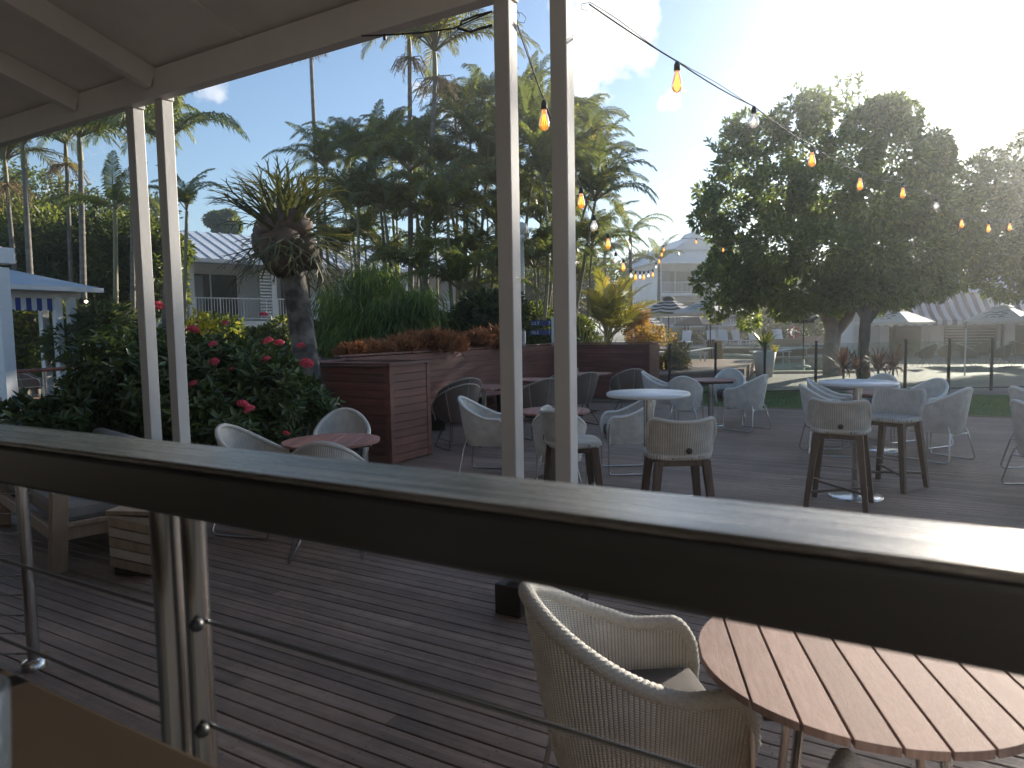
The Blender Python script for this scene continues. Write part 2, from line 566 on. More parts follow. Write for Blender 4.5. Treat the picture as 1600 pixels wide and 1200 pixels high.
B_CLEAR = bulbmat('clear_bulb', (1.0, .88, .78), .12, (.95, .95, .95))
FILA = mat('filament', (1, .5, .1), .5, emit=(1.0, .42, .07), estr=1.5)
FILW = mat('filament_white', (1, .9, .8), .5, emit=(1.0, .88, .72), estr=2.2)
ST_AWN = stripemat('awning_stripe', (.62, .63, .66), (.045, .065, .15), .42, 'x', .5)
ST_VAL = stripemat('valance_stripe', (.64, .66, .70), (.015, .05, .26), .24, 'x', .5)
ST_UMB = stripemat('umbrella_stripe', (.62, .63, .64), (.014, .018, .030), .27, 'r', .5)
ST_TOWEL = stripemat('towel_stripe', (.45, .38, .36), (.13, .09, .10), .09, 'x', .5)


wear(M_DECK, 1.1, .62, .36, .64, rough=.22)
wear(M_DECK, 14.0, .86, .40, .50)
wear(M_WHITE, 2.2, .82, .30, .62, stretch=(1, 1, .3))
wear(M_SOFFIT, .9, .84, .32, .66)
wear(M_RED, 1.3, .70, .34, .62)
wear(M_WALL, .7, .84, .32, .62)

# ------------------------------------------------------------------ mesh helpers
class MB:
    def __init__(s):
        s.v = []
        s.f = []
        s.mi = []
        s.sm = []
        s.uv = {}

    def add(s, vs, fs, mi=0, smooth=False, uv=None):
        o = len(s.v)
        s.v.extend([tuple(p) for p in vs])
        for f in fs:
            s.f.append([i + o for i in f])
            s.mi.append(mi)
            s.sm.append(smooth)
        if uv:
            for i, u in enumerate(uv):
                s.uv[i + o] = u
        return s

    def box(s, c, size, rz=0, mi=0, mtx=None):
        hx, hy, hz = size[0] / 2, size[1] / 2, size[2] / 2
        vs = [Vector((x, y, z)) for x in (-hx, hx) for y in (-hy, hy) for z in (-hz, hz)]
        if mtx is not None:
            vs = [mtx @ p for p in vs]
        elif rz:
            ca, sa = math.cos(rz), math.sin(rz)
            vs = [Vector((p.x * ca - p.y * sa, p.x * sa + p.y * ca, p.z)) for p in vs]
        c = Vector(c)
        return s.add([p + c for p in vs], [(0, 1, 3, 2), (4, 6, 7, 5), (0, 4, 5, 1), (2, 3, 7, 6), (0, 2, 6, 4), (1, 5, 7, 3)], mi)

    def bar(s, a, b, w, h=None, mi=0, upv=(0, 0, 1)):
        """A square bar from a to b, w wide and h deep."""
        a, b = Vector(a), Vector(b)
        h = h or w
        d = (b - a)
        L = d.length
        d.normalize()
        u = Vector(upv)
        if abs(d.dot(u)) > .98:
            u = Vector((0, 1, 0))
        x = d.cross(u).normalized()
        y = x.cross(d)
        vs = []
        for p in (a, b):
            for i, j in ((-1, -1), (1, -1), (1, 1), (-1, 1)):
                vs.append(p + x * i * w / 2 + y * j * h / 2)
        return s.add(vs, [(3, 2, 1, 0), (4, 5, 6, 7), (0, 1, 5, 4), (1, 2, 6, 5), (2, 3, 7, 6), (3, 0, 4, 7)], mi)

    def tube(s, pts, r, n=8, mi=0, cap=True, closed=False, squash=1.0):
        pts = [Vector(p) for p in pts]
        k = len(pts)
        rs = list(r) if hasattr(r, '__len__') else [r] * k
        vs = []
        x = None
        for i, p in enumerate(pts):
            if closed:
                d = pts[(i + 1) % k] - pts[i - 1]
            else:
                d = pts[min(i + 1, k - 1)] - pts[max(i - 1, 0)]
            if d.length < 1e-9:
                d = Vector((0, 0, 1))
            d.normalize()
            if x is None:
                u = Vector((0, 0, 1)) if abs(d.z) < .9 else Vector((1, 0, 0))
                x = d.cross(u).normalized()
            else:
                x = (x - d * x.dot(d))
                x = x.normalized() if x.length > 1e-6 else d.orthogonal().normalized()
            y = d.cross(x)
            for j in range(n):
                a = 2 * PI * j / n
                vs.append(p + x * math.cos(a) * rs[i] + y * math.sin(a) * rs[i] * squash)
        fs = []
        for i in range(k if closed else k - 1):
            for j in range(n):
                a, b = i * n + j, i * n + (j + 1) % n
                i2 = (i + 1) % k
                fs.append((a, b, i2 * n + (j + 1) % n, i2 * n + j))
        s.add(vs, fs, mi, True)
        if cap and not closed:
            s.add(vs[:n], [tuple(range(n - 1, -1, -1))], mi)
            s.add(vs[-n:], [tuple(range(n))], mi)
        return s

    def lathe(s, prof, n=24, c=(0, 0, 0), mi=0, smooth=True):
        c = Vector(c)
        vs = []
        for r, z in prof:
            for j in range(n):
                a = 2 * PI * j / n
                vs.append(c + Vector((r * math.cos(a), r * math.sin(a), z)))
        fs = []
        for i in range(len(prof) - 1):
            for j in range(n):
                fs.append((i * n + j, i * n + (j + 1) % n, (i + 1) * n + (j + 1) % n, (i + 1) * n + j))
        return s.add(vs, fs, mi, smooth)

    def prism(s, poly, z0, z1, mi=0):
        n = len(poly)
        vs = [(x, y, z0) for x, y in poly] + [(x, y, z1) for x, y in poly]
        fs = [tuple(range(n - 1, -1, -1)), tuple(range(n, 2 * n))]
        fs += [(i, (i + 1) % n, n + (i + 1) % n, n + i) for i in range(n)]
        return s.add(vs, fs, mi)

    def mesh(s, name, mats):
        me = bpy.data.meshes.new(name)
        me.from_pydata(s.v, [], s.f)
        for M in (mats if isinstance(mats, (list, tuple)) else [mats]):
            me.materials.append(M)
        me.polygons.foreach_set('material_index', s.mi)
        me.polygons.foreach_set('use_smooth', s.sm)
        if s.uv:
            ul = me.uv_layers.new(name='UVMap')
            for lp in me.loops:
                ul.data[lp.index].uv = s.uv.get(lp.vertex_index, (0, 0))
        me.update()
        return me

    def obj(s, name, mats, parent=None, loc=(0, 0, 0), bevel=0, rz=0):
        return mobj(name, s.mesh(name, mats), parent, loc, bevel, rz)


def mobj(name, me, parent=None, loc=(0, 0, 0), bevel=0, rz=0, scale=None):
    o = bpy.data.objects.new(name, me)
    COL.objects.link(o)
    o.parent = parent
    o.location = loc
    if rz:
        o.rotation_euler = (0, 0, rz)
    if scale:
        o.scale = scale
    if bevel:
        b = o.modifiers.new('bevel', 'BEVEL')
        b.width = bevel
        b.segments = 2
        b.limit_method = 'ANGLE'
    return o


def tag(o, label, cat=None, group=None, kind=None):
    if label:
        o['label'] = label
    if cat:
        o['category'] = cat
    if group:
        o['group'] = group
    if kind:
        o['kind'] = kind
    return o


def thing(name, label, cat, loc=(0, 0, 0), rz=0, group=None):
    o = bpy.data.objects.new(name, None)
    o.empty_display_size = .1
    COL.objects.link(o)
    o.location = loc
    o.rotation_euler = (0, 0, rz)
    return tag(o, label, cat, group)


def struct(name, mb, M, **k):
    o = mb.obj(name, M, **k)
    o['kind'] = 'structure'
    return o


def dup(root, loc, rz, label, group=None, scale=None):
    def cp(o, par):
        c = o.copy()
        COL.objects.link(c)
        c.parent = par
        for ch in o.children:
            cp(ch, c)
        return c
    c = cp(root, None)
    c.location = loc
    c.rotation_euler = (0, 0, rz)
    if scale:
        c.scale = scale
    c['label'] = label
    if group:
        c['group'] = group
    return c


ORD = ['first', 'second', 'third', 'fourth', 'fifth', 'sixth', 'seventh', 'eighth', 'ninth', 'tenth', 'eleventh', 'twelfth', 'thirteenth', 'fourteenth',
       'fifteenth', 'sixteenth', 'seventeenth', 'eighteenth', 'nineteenth', 'twentieth', 'twenty-first', 'twenty-second', 'twenty-third', 'twenty-fourth',
       'twenty-fifth', 'twenty-sixth', 'twenty-seventh', 'twenty-eighth', 'twenty-ninth', 'thirtieth']


def smooth01(x):
    x = min(max(x, 0), 1)
    return x * x * (3 - 2 * x)


# leaves: N six-point folded blades in one mesh
def leaves_mesh(name, P, T, N, L, Wd, M, fold=.25, droop=.0, wpos=.45):
    """P base points, T growth directions, N leaf normals (unit arrays), L lengths, Wd widths."""
    n = len(P)
    T = T / np.linalg.norm(T, axis=1, keepdims=True)
    B = np.cross(N, T)
    B /= np.linalg.norm(B, axis=1, keepdims=True) + 1e-9
    N = np.cross(T, B)
    L = np.asarray(L).reshape(-1, 1) * np.ones((n, 1))
    Wd = np.asarray(Wd).reshape(-1, 1) * np.ones((n, 1))
    V = np.empty((n, 6, 3), np.float32)
    mid = P + T * L * wpos
    tip = P + T * L - N * L * droop
    up = N * Wd * fold
    V[:, 0] = P
    V[:, 1] = mid + B * Wd / 2 + up
    V[:, 2] = P + T * L * .78 + B * Wd * .3 + up * .6 - N * L * droop * .6
    V[:, 3] = tip
    V[:, 4] = P + T * L * .78 - B * Wd * .3 + up * .6 - N * L * droop * .6
    V[:, 5] = mid - B * Wd / 2 + up
    me = bpy.data.meshes.new(name)
    me.vertices.add(n * 6)
    me.vertices.foreach_set('co', V.reshape(-1))
    idx = (np.arange(n) * 6)[:, None] + np.array([[0, 1, 2, 3, 0, 3, 4, 5]])
    me.loops.add(n * 8)
    me.loops.foreach_set('vertex_index', idx.reshape(-1).astype(np.int32))
    me.polygons.add(n * 2)
    me.polygons.foreach_set('loop_start', np.arange(0, n * 8, 4, dtype=np.int32))
    me.materials.append(M)
    me.update(calc_edges=True)
    return me


def runit(n):
    v = rng.normal(size=(n, 3))
    return v / np.linalg.norm(v, axis=1, keepdims=True)

# ================================================================== THE SETTING
g = MB()
g.add([(-600, -300, -.16), (600, -300, -.16), (600, 900, -.16), (-600, 900, -.16)], [(0, 1, 2, 3)])
struct('ground', g, M_GROUND)

# ---- timber deck: boards run along X, one object per board where they can be told apart
DECK_END = 13.9
deck = bpy.data.objects.new('timber_deck', None)
COL.objects.link(deck)
tag(deck, 'weathered dark timber deck of narrow boards with open joints', kind='structure')
PITCHB, BW = .0857, .0797


def board_bm(mb, x0, x1, y):
    y0, y1, c, h = y, y + BW, .0028, .022
    sec = [(y0, -h), (y1, -h), (y1, -c), (y1 - c, 0), (y0 + c, 0), (y0, -c)]
    vs = [(x0, a, b) for a, b in sec] + [(x1, a, b) for a, b in sec]
    n = 6
    fs = [tuple(range(n)), tuple(range(2 * n - 1, n - 1, -1))] + [(i, n + i, n + (i + 1) % n, (i + 1) % n) for i in range(n)]
    mb.add(vs, fs)


def deck_left(y):
    if y < 4.4:
        return -9.0
    if y < 6.35:
        return -9.0 + (y - 4.4) * 1.6 if y < 5.9 else -6.2
    return -7.02


yb = .80
far = MB()
k = 0
while yb < DECK_END:
    xl, xr = deck_left(yb), 4.2
    if yb < 8.6:
        j = random.uniform(max(xl, -6) + 1.2, 2.6)
        for a, b in ((xl, j - .0015), (j + .0015, xr)):
            mb = MB()
            board_bm(mb, a, b, yb)
            o = mb.obj('board', M_DECK, deck)
            o.location.z = random.uniform(-.0012, .0006)
    else:
        j = random.uniform(max(xl, -6) + 1.2, 2.6)
        board_bm(far, xl, j - .0015, yb)
        board_bm(far, j + .0015, xr, yb)
    yb += PITCHB
sc_ = MB()
for iy in range(int((6.2 - .80) / PITCHB)):
    for ix in range(-14, 5):
        for dy in (.02, .061):
            x_, y_ = ix * .45 + random.uniform(-.012, .012), .80 + iy * PITCHB + dy + random.uniform(-.004, .004)
            if deck_left(y_) < x_ < 4.1:
                a_ = random.random()
                sc_.add([(x_ + .0042 * math.cos(a_ + k * PI / 3), y_ + .0042 * math.sin(a_ + k * PI / 3), .0012) for k in range(6)], [tuple(range(6))])
o = sc_.obj('screw_heads', M_BLACK, deck)
o['kind'] = 'stuff'
o = far.obj('far_boards', M_DECK, deck)
o['kind'] = 'stuff'
MB().box((-2.4, 7.35, -.085), (13.3, 13.2, .06)).obj('sub_floor', M_BLACK, deck)
MB().box((-1.4, DECK_END + .04, -.06), (11.2, .03, .16)).obj('edge_board', M_DECK, deck)

# ---- lawn, paving, pool
lw = MB()
lw.add([(-4.95, DECK_END + .06, -.05), (30, DECK_END + .06, -.05), (30, 20.5, -.05), (-4.95, 18.4, -.05)], [(0, 1, 2, 3)])
lawn = struct('lawn', lw, M_LAWN)
ng = 16000
gx = rng.uniform(-4.9, 5, ng)
gy = rng.uniform(DECK_END + .08, 18.3, ng)
gp = np.stack([gx, gy, np.full(ng, -.05)], 1)
gt = np.stack([rng.normal(0, .35, ng), rng.normal(0, .35, ng), np.ones(ng)], 1)
o = mobj('grass', leaves_mesh('grass', gp, gt, runit(ng), rng.uniform(.035, .07, ng), .009, L_GRASS, droop=.2))
tag(o, 'short green lawn grass between the deck and the glass fence', 'grass', kind='stuff')

pv = MB()
pv.add([(-40, 18.35, -.075), (60, 18.35, -.075), (60, 80, -.075), (-40, 80, -.075)], [(0, 1, 2, 3)])
struct('pool_paving', pv, M_PAVE)
p0, p1, p2, p3 = G(1215, 580), G(1330, 579), G(1290, 556), G(1125, 557)
pool_poly = [G(1188, 580), G(1340, 579), G(1340, 557), G(1195, 557), G(1150, 553), G(1060, 553), G(1060, 566), G(1150, 567)]
pool_poly = [(p.x, p.y) for p in pool_poly]
wt = MB()
wt.add([(x, y, -.045) for x, y in pool_poly], [tuple(range(len(pool_poly)))])
struct('pool_water', wt, M_WATER)
cp = MB()
for i in range(len(pool_poly)):
    a, b = Vector((*pool_poly[i], -.03)), Vector((*pool_poly[(i + 1) % len(pool_poly)], -.03))
    cp.bar(a, b, .32, .07)
struct('pool_coping', cp, M_COPING, bevel=.01)
# raised sun terrace beyond the pool and the brick terrace by the planter
tb = MB()
a, b = G(1000, 551), G(1270, 551)
dirx = (b - a).normalized()
diry = Vector((-dirx.y, dirx.x, 0))
terr_a, terr_dx, terr_dy = a, dirx, diry
q = [a - dirx * 10, b + dirx * 14, b + dirx * 14 + diry * 14, a - dirx * 10 + diry * 14]
tb.prism([(p.x, p.y) for p in q], -.1, .22)
struct('far_terrace', tb, M_BRICK)
tp = MB()
q = [q[0] - diry * .05, q[1] - diry * .05, q[2], q[3]]
tp.prism([(p.x, p.y) for p in q], .224, .262)
struct('far_terrace_paving', tp, M_PAVE)
tb = MB()
a, b = G(1000, 607), G(1163, 595)
c, d = G(1180, 572, .1), G(1000, 570, .1)
tb.prism([(p.x, p.y) for p in (a, b, c, d)], -.1, .30)
struct('near_terrace', tb, M_BRICK)
tp = MB()
tp.prism([(p.x, p.y) for p in (a, b, c, d)], .304, .345)
struct('near_terrace_paving', tp, M_PAVEDECK)

# ---- garden bed under the shrubs
gb = MB()
gb.add([(-16, 3.5, .0), (-9.02, 3.5, .02), (-9.02, 4.5, .06), (-6.3, 6.0, .06), (-6.3, 6.35, .08), (-7.0, 6.8, .08), (-7.7, 8, .0), (-9, 15, 0), (-17, 15, 0)], [tuple(range(9))])
struct('garden_bed', gb, M_SOIL)

# ---- dining room behind the camera
rm = MB()
rm.box((-1.5, -2.15, .36), (16, 5.6, .12))
struct('dining_room_floor', rm, M_DARKROOM)
rm = MB()
rm.box((-1.5, -5.05, 2.9), (16, .2, 6.0))
struct('wall_back', rm, M_DARKROOM)
rm = MB()
rm.box((-9.6, -2.0, 2.9), (.2, 5.9, 6.0))
struct('wall_left', rm, M_DARKROOM)
rm = MB()
rm.box((-1.5, .70, .22), (16, .06, .36))
struct('floor_riser', rm, M_BLOCK)

# ================================================================== VERANDAH ROOF AND POSTS
roof = thing('verandah_roof', 'cream painted verandah roof with sloping rafters and twin posts', 'roof')
SL = math.tan(R(15))
BEAM_Y = 3.28
MB().box((-4.0, BEAM_Y, 3.40), (12.0, .085, .20)).obj('beam', M_SOFFIT, roof, bevel=.004)
rs = MB()
y0, y1 = 3.42, -5.2
zz = lambda y: 3.51 + (BEAM_Y - y) * SL
rs.add([(-10, y0, zz(y0)), (2, y0, zz(y0)), (2, y1, zz(y1)), (-10, y1, zz(y1)), (-10, y0, zz(y0) + .05), (2, y0, zz(y0) + .05), (2, y1, zz(y1) + .05), (-10, y1, zz(y1) + .05)],
       [(0, 1, 2, 3), (7, 6, 5, 4), (0, 4, 5, 1), (1, 5, 6, 2), (2, 6, 7, 3), (3, 7, 4, 0)])
rs.obj('soffit_lining', M_SOFFIT, roof)
xr0 = PA(235, 150, 1, 3.23).x
for x in (xr0 - 2.9, xr0 - .98, xr0, -1.78, 1.5):
    if -9.9 < x < 1.9:
        b = MB()
        b.bar((x, 3.235, zz(3.235) - .083), (x, -5.0, zz(-5.0) - .083), .075, .155)
        b.obj('rafter', M_SOFFIT, roof, bevel=.003)
for x in (-3.9, -2.85, -.4):
    MB().bar((x, 3.235, zz(3.235) - .003), (x, -5.0, zz(-5.0) - .003), .045, .012).obj('cover_strip', M_SOFFIT, roof)
MB().box((-4.0, 3.455, 3.47), (12.0, .028, .16)).obj('fascia', M_WHITE, roof, bevel=.003)
POSTS = (-5.225, -4.87, -1.945, -1.615)
for x in POSTS:
    p = MB().box((x, 3.325, 1.75), (.092, .092, 3.1)).obj('post', M_WHITE, roof, bevel=.006)
    MB().box((x + .004, 3.325, 3.36), (.1, .104, .12)).obj('post_cap', M_WHITE, p, bevel=.004)
    MB().box((x - .003, 3.33, .086), (.165, .175, .17)).obj('post_base', M_BLOCK, p, bevel=.006)

# ================================================================== FOREGROUND HANDRAIL
fr = thing('front_railing', 'wide brushed steel handrail with cables right in front of the viewer', 'railing', (0, 0, .42))
hb = MB()
hb.box((-.8, .595, 1.381 - .42), (6.6, .112, .062))
hr = hb.obj('handrail', M_RAIL, fr, bevel=.006)
MB().box((-.8, .595, 1.4165 - .42), (6.6, .112, .0085)).obj('top_plate', M_PLATE, hr, bevel=.003)
for xx in (-.925, 1.45):
    for dx, r in ((0, .0215), (.062, .0165)):
        p = MB()
        p.lathe([(r, 0), (r, .935)], 20, (xx + dx, .600, 0))
        p.lathe([(.001, .012), (r * 1.7, .012), (r * 1.7, 0)], 20, (xx + dx, .600, 0))
        p.obj('post', M_CHROME, fr)
for z in (1.186, 1.036, .886, .736, .586):
    mb = MB()
    mb.tube([(-4.0, .60, z - .42), (-.925, .60, z - .42)], .0032, 8)
    mb.tube([(-.86, .60, z - .42), (.4, .60, z - .424), (2.5, .60, z - .42)], .0032, 8)
    mb.obj('cable', M_CHROME, fr)
    mb = MB()
    mb.lathe([(.001, -.009), (.007, -.007), (.0105, 0), (.007, .007), (.001, .009)], 12, (-.846, .585, z - .42))
    mb.obj('cable_stop', M_BLACK, fr)

# ---- the other cable railing on the deck, at the left
lp = G(54, 1043)
sr = thing('stair_railing', 'slim stainless post with round foot and thin horizontal cables at left', 'railing', lp)
mb = MB()
mb.lathe([(.0265, 0.01), (.0265, 1.02)], 18)
mb.obj('post', M_STEEL, sr)
mb = MB()
mb.lathe([(.001, .045), (.03, .045), (.05, .036), (.055, .012), (.055, 0.0)], 22)
mb.obj('foot_flange', M_STEEL, sr)
depth = (lp - CPOS).dot(_fwd)
for yy in (741, 771, 802, 833, 867, 899, 929, 961, 989, 1021):
    q = D(48, yy, depth * 1.0) - lp
    mb = MB()
    e = q - CR * 2.6
    mb.tube([(q.x, q.y, q.z), (e.x, e.y, q.z + .0)], .0032, 6)
    mb.obj('cable', M_STEEL, sr)
    mb = MB()
    s2 = q - CR * .07
    mb.tube([(q.x, q.y, q.z), (s2.x, s2.y, q.z)], .0065, 8)
    mb.obj('cable_end', M_STEEL, sr)
mb = MB()
e = D(48, 900, depth) - lp - CR * 2.6
mb.lathe([(.0265, 0), (.0265, 1.02)], 14, (e.x, e.y, 0))
mb.obj('post', M_STEEL, sr)
mb = MB()
mb.tube([(0, 0, 1.03), (e.x, e.y, 1.03)], .024, 12)
mb.obj('top_rail', M_STEEL, sr)

# ---- viewer's table and glass
vt = thing('brown_table', 'brown dining table top at the bottom left, by the railing', 'table', (-.9, .05, .42))
mb = MB()
mb.box((0, 0, 1.165 - .42), (2.3, .70, .03))
mb.obj('table_top', M_TABLEBROWN, vt, bevel=.004)
mb = MB()
mb.lathe([(.035, 0.02), (.035, .73)], 16)
mb.lathe([(.001, .03), (.22, .03), (.23, .0)], 24)
mb.obj('pedestal', M_BLACK, vt)
gq = G(0, 1128, 1.18 + .125)
gl = thing('drinking_glass', 'clear drinking glass on the brown table in the bottom left corner', 'glass', (gq.x - .070, gq.y + .0, 1.182))
mb = MB()
mb.lathe([(.001, .004), (.027, .004), (.033, .125), (.035, .125), (.030, 0), (.001, 0)], 28)
mb.obj('tumbler', GLASSW, gl)
mb = MB()
mb.lathe([(.001, .006), (.0265, .006), (.0305, .085), (.001, .085)], 28)
mb.obj('water', glassmat('drink', (.80, .90, .95), .03), gl)

# ================================================================== PLANTER BOXES
PH = 1.22
npl = thing('timber_planter', 'short reddish timber planter box with light grooves, nearest the left table', 'planter', (-5.41, 6.4, 0))
X0, YD = -1.42, .80          # local extents
MB().box((X0 / 2, YD / 2, PH / 2 - .04), (-X0 - .05, YD - .05, PH - .10)).obj('core', M_BLOCK, npl)
nb = 12
bh = (PH - .06) / nb
for i in range(nb):
    z = .012 + bh * (i + .5)
    MB().box((-.0125, YD / 2 + .0, z), (.024, YD - .16, bh - .006)).obj('board', M_RED, npl, bevel=.002)
    MB().box((X0 / 2, .0125, z), (-X0 - .13, .024, bh - .006)).obj('board', M_RED, npl, bevel=.002)
for c, sz in (((-.0115, .04, PH / 2 - .02), (.035, .075, PH - .05)), ((-.0115, YD - .04, PH / 2 - .02), (.035, .075, PH - .05)), ((-.036, .0105, PH / 2 - .02), (.06, .033, PH - .05)), ((X0 + .03, .0105, PH / 2 - .02), (.06, .033, PH - .05))):
    MB().box(c, sz).obj('corner_trim', M_RED, npl, bevel=.003)
cp = MB()
for a, b in (((.012, 0), (.012, YD)), ((X0, -.012), (.07, -.012)), ((X0, YD), (.012, YD)), ((X0, 0), (X0, YD))):
    cp.bar((a[0], a[1], PH - .02), (b[0], b[1], PH - .02), .11, .03)
cp.obj('cap', M_RED, npl, bevel=.003)

WX, WH, WY0, WY1 = -7.0, 1.262, 7.25, 14.35
EX1 = -4.98
wpl = thing('long_planter', 'long reddish timber planter wall filled with copper-coloured plants', 'planter', (WX, WY0, 0))
LW = WY1 - WY0
MB().box((-.34, LW / 2 + .3, WH / 2 - .03), (.6, LW + .5, WH - .12)).obj('core', M_BLOCK, wpl)
MB().box(((EX1 - WX) / 2, LW + .32, WH / 2 - .03), (EX1 - WX - .08, .56, WH - .12)).obj('core', M_BLOCK, wpl)
nb = 12
bh = (WH - .05) / nb
for i in range(nb):
    z = .012 + bh * (i + .5)
    MB().box((-.0125, LW / 2, z), (.024, LW - .02, bh - .005)).obj('board', M_RED, wpl, bevel=.002)
    MB().box(((EX1 - WX) / 2 - .05, LW + .012, z), (EX1 - WX - .14, .024, bh - .005)).obj('board', M_RED, wpl, bevel=.002)
MB().box((EX1 - WX - .03, LW + .31, WH / 2 - .02), (.04, .62, WH - .04)).obj('end_panel', M_RED, wpl, bevel=.003)
MB().box((EX1 - WX - .085, LW - .004, WH / 2 - .02), (.14, .03, WH - .04)).obj('corner_trim', M_RED, wpl, bevel=.003)
cp = MB()
cp.box((-.03, LW / 2 - .03, WH - .012), (.10, LW, .026))
cp.box(((EX1 - WX) / 2 + .01, LW + .03, WH - .012), (EX1 - WX + .10, .10, .026))
cp.box((EX1 - WX - .02, LW + .35, WH - .012), (.10, .53, .026))
cp.obj('cap', M_RED, wpl, bevel=.003)
MB().box((-.33, LW / 2, WH - .09), (.55, LW - .1, .05)).obj('soil', M_SOIL, wpl)
MB().box(((EX1 - WX) / 2, LW + .32, WH - .09), (EX1 - WX - .12, .50, .05)).obj('soil', M_SOIL, wpl)

bn = thing('wall_bench', 'long built-in timber bench seat running along the planter wall', 'bench', (WX + .03, WY0 + .55, 0))
BL = LW - 1.2
for i in range(4):
    MB().box((.06 + i * .115, BL / 2, .44), (.108, BL, .028)).obj('slat', M_REDTOP, bn, bevel=.003)
for i in range(6):
    MB().box((.24, .1 + i * (BL - .2) / 5, .212), (.42, .05, .424)).obj('support', M_BLOCK, bn)

# ================================================================== FURNITURE
def plan(s, a, b, arm):
    k = .58
    if abs(s) <= k:
        ph = s / k * PI / 2
        return a * math.sin(ph), -b * math.cos(ph)
    t = (abs(s) - k) / (1 - k)
    return math.copysign(a * (1 - .07 * t * t), s), arm * t


def tub_shell(nu, nv, back=.84, armh=.625, zb=.33, top=(.255, .312, .255), bot=(.205, .215, .235), th=.022, fall=.75, weave=0.0):
    """Shell of a tub chair (outer skin, inner skin) and the path of its rim; it faces +Y."""
    def h(s):
        v = armh + (back - armh) * smooth01(1 - abs(s) / fall)
        e = max(0, abs(s) - .90) / .10
        return v - .07 * e * e
    mb = MB()
    rows = {}
    for side, off in (('o', 0), ('i', th)):
        vs, uv = [], []
        for i in range(nu + 1):
            s = -1 + 2 * i / nu
            for j in range(nv + 1):
                v = j / nv
                w = v ** .75
                dsp = 0.0
                if weave:
                    uu, vv = s * .95 / .0165, (zb + v * (h(s) - zb)) / .0072
                    dsp = weave * abs(math.sin(PI * uu)) ** .5 * abs(math.sin(PI * (vv + .5 * math.floor(uu)))) ** .6
                off2 = off + (dsp if off else -dsp)
                a = bot[0] + (top[0] - bot[0]) * w - off2
                b = bot[1] + (top[1] - bot[1]) * w - off2
                ar = bot[2] + (top[2] - bot[2]) * w
                x, y = plan(s, a, b, ar)
                z = zb + v * (h(s) - zb)
                vs.append((x, y, z))
                uv.append((s * .95, z))
        fs = []
        for i in range(nu):
            for j in range(nv):
                q = (i * (nv + 1) + j, (i + 1) * (nv + 1) + j, (i + 1) * (nv + 1) + j + 1, i * (nv + 1) + j + 1)
                fs.append(q if side == 'o' else q[::-1])
        rows[side] = vs
        mb.add(vs, fs, 0, True, uv)
    # front edges of the arms, between the skins
    for i in (0, nu):
        vs, fs = [], []
        for j in range(nv + 1):
            vs += [rows['o'][i * (nv + 1) + j], rows['i'][i * (nv + 1) + j]]
        for j in range(nv):
            fs.append((2 * j, 2 * j + 1, 2 * j + 3, 2 * j + 2))
        mb.add(vs, fs, 0, False, [(p[0], p[2]) for p in vs])
    # underside
    b = [rows['o'][i * (nv + 1)] for i in range(nu + 1)]
    mb.add(b, [tuple(range(len(b) - 1, -1, -1))], 0, False, [(p[0], p[1]) for p in b])
    rim = []
    N = nu * 2
    for i in range(N + 1):
        s = -1 + 2 * i / N
        x, y = plan(s, top[0] - th / 2, top[1] - th / 2, top[2])
        rim.append(Vector((x, y, h(s))))
    for e, sg in ((0, 0), (-1, 1)):
        base = rim[e]
        ext = [Vector((base.x * .97, base.y + .006, base.z - .06)), Vector((base.x * .9, base.y - .006, zb + .09)), Vector((base.x * .86, base.y - .015, zb + .01))]
        if e == 0:
            rim = ext[::-1] + rim
        else:
            rim = rim + ext
    return mb, rim


def rope(pts, r, n, lobes, turns):
    """Rolled cane edge: a tube whose section has lobes that wind round it."""
    mb = MB()
    k = len(pts)
    ac = [0]
    for i in range(1, k):
        ac.append(ac[-1] + (pts[i] - pts[i - 1]).length)
    x = None
    vs = []
    for i, p in enumerate(pts):
        d = (pts[min(i + 1, k - 1)] - pts[max(i - 1, 0)]).normalized()
        if x is None:
            x = d.orthogonal().normalized()
        x = (x - d * x.dot(d)).normalized()
        y = d.cross(x)
        for j in range(n):
            a = 2 * PI * j / n
            rr = r * (1 + .10 * math.cos(lobes * a + ac[i] * turns))
            vs.append(p + x * math.cos(a) * rr + y * math.sin(a) * rr)
    fs = [(i * n + j, i * n + (j + 1) % n, (i + 1) * n + (j + 1) % n, (i + 1) * n + j) for i in range(k - 1) for j in range(n)]
    mb.add(vs, fs, 0, True)
    mb.add(vs[:n], [tuple(range(n - 1, -1, -1))])
    mb.add(vs[-n:], [tuple(range(n))])
    return mb


def resample(pts, n):
    ac = [0]
    for i in range(1, len(pts)):
        ac.append(ac[-1] + (pts[i] - pts[i - 1]).length)
    res = []
    j = 0
    for i in range(n):
        t = ac[-1] * i / (n - 1)
        while j < len(pts) - 2 and ac[j + 1] < t:
            j += 1
        f = (t - ac[j]) / max(ac[j + 1] - ac[j], 1e-9)
        res.append(pts[j].lerp(pts[j + 1], f))
    return res


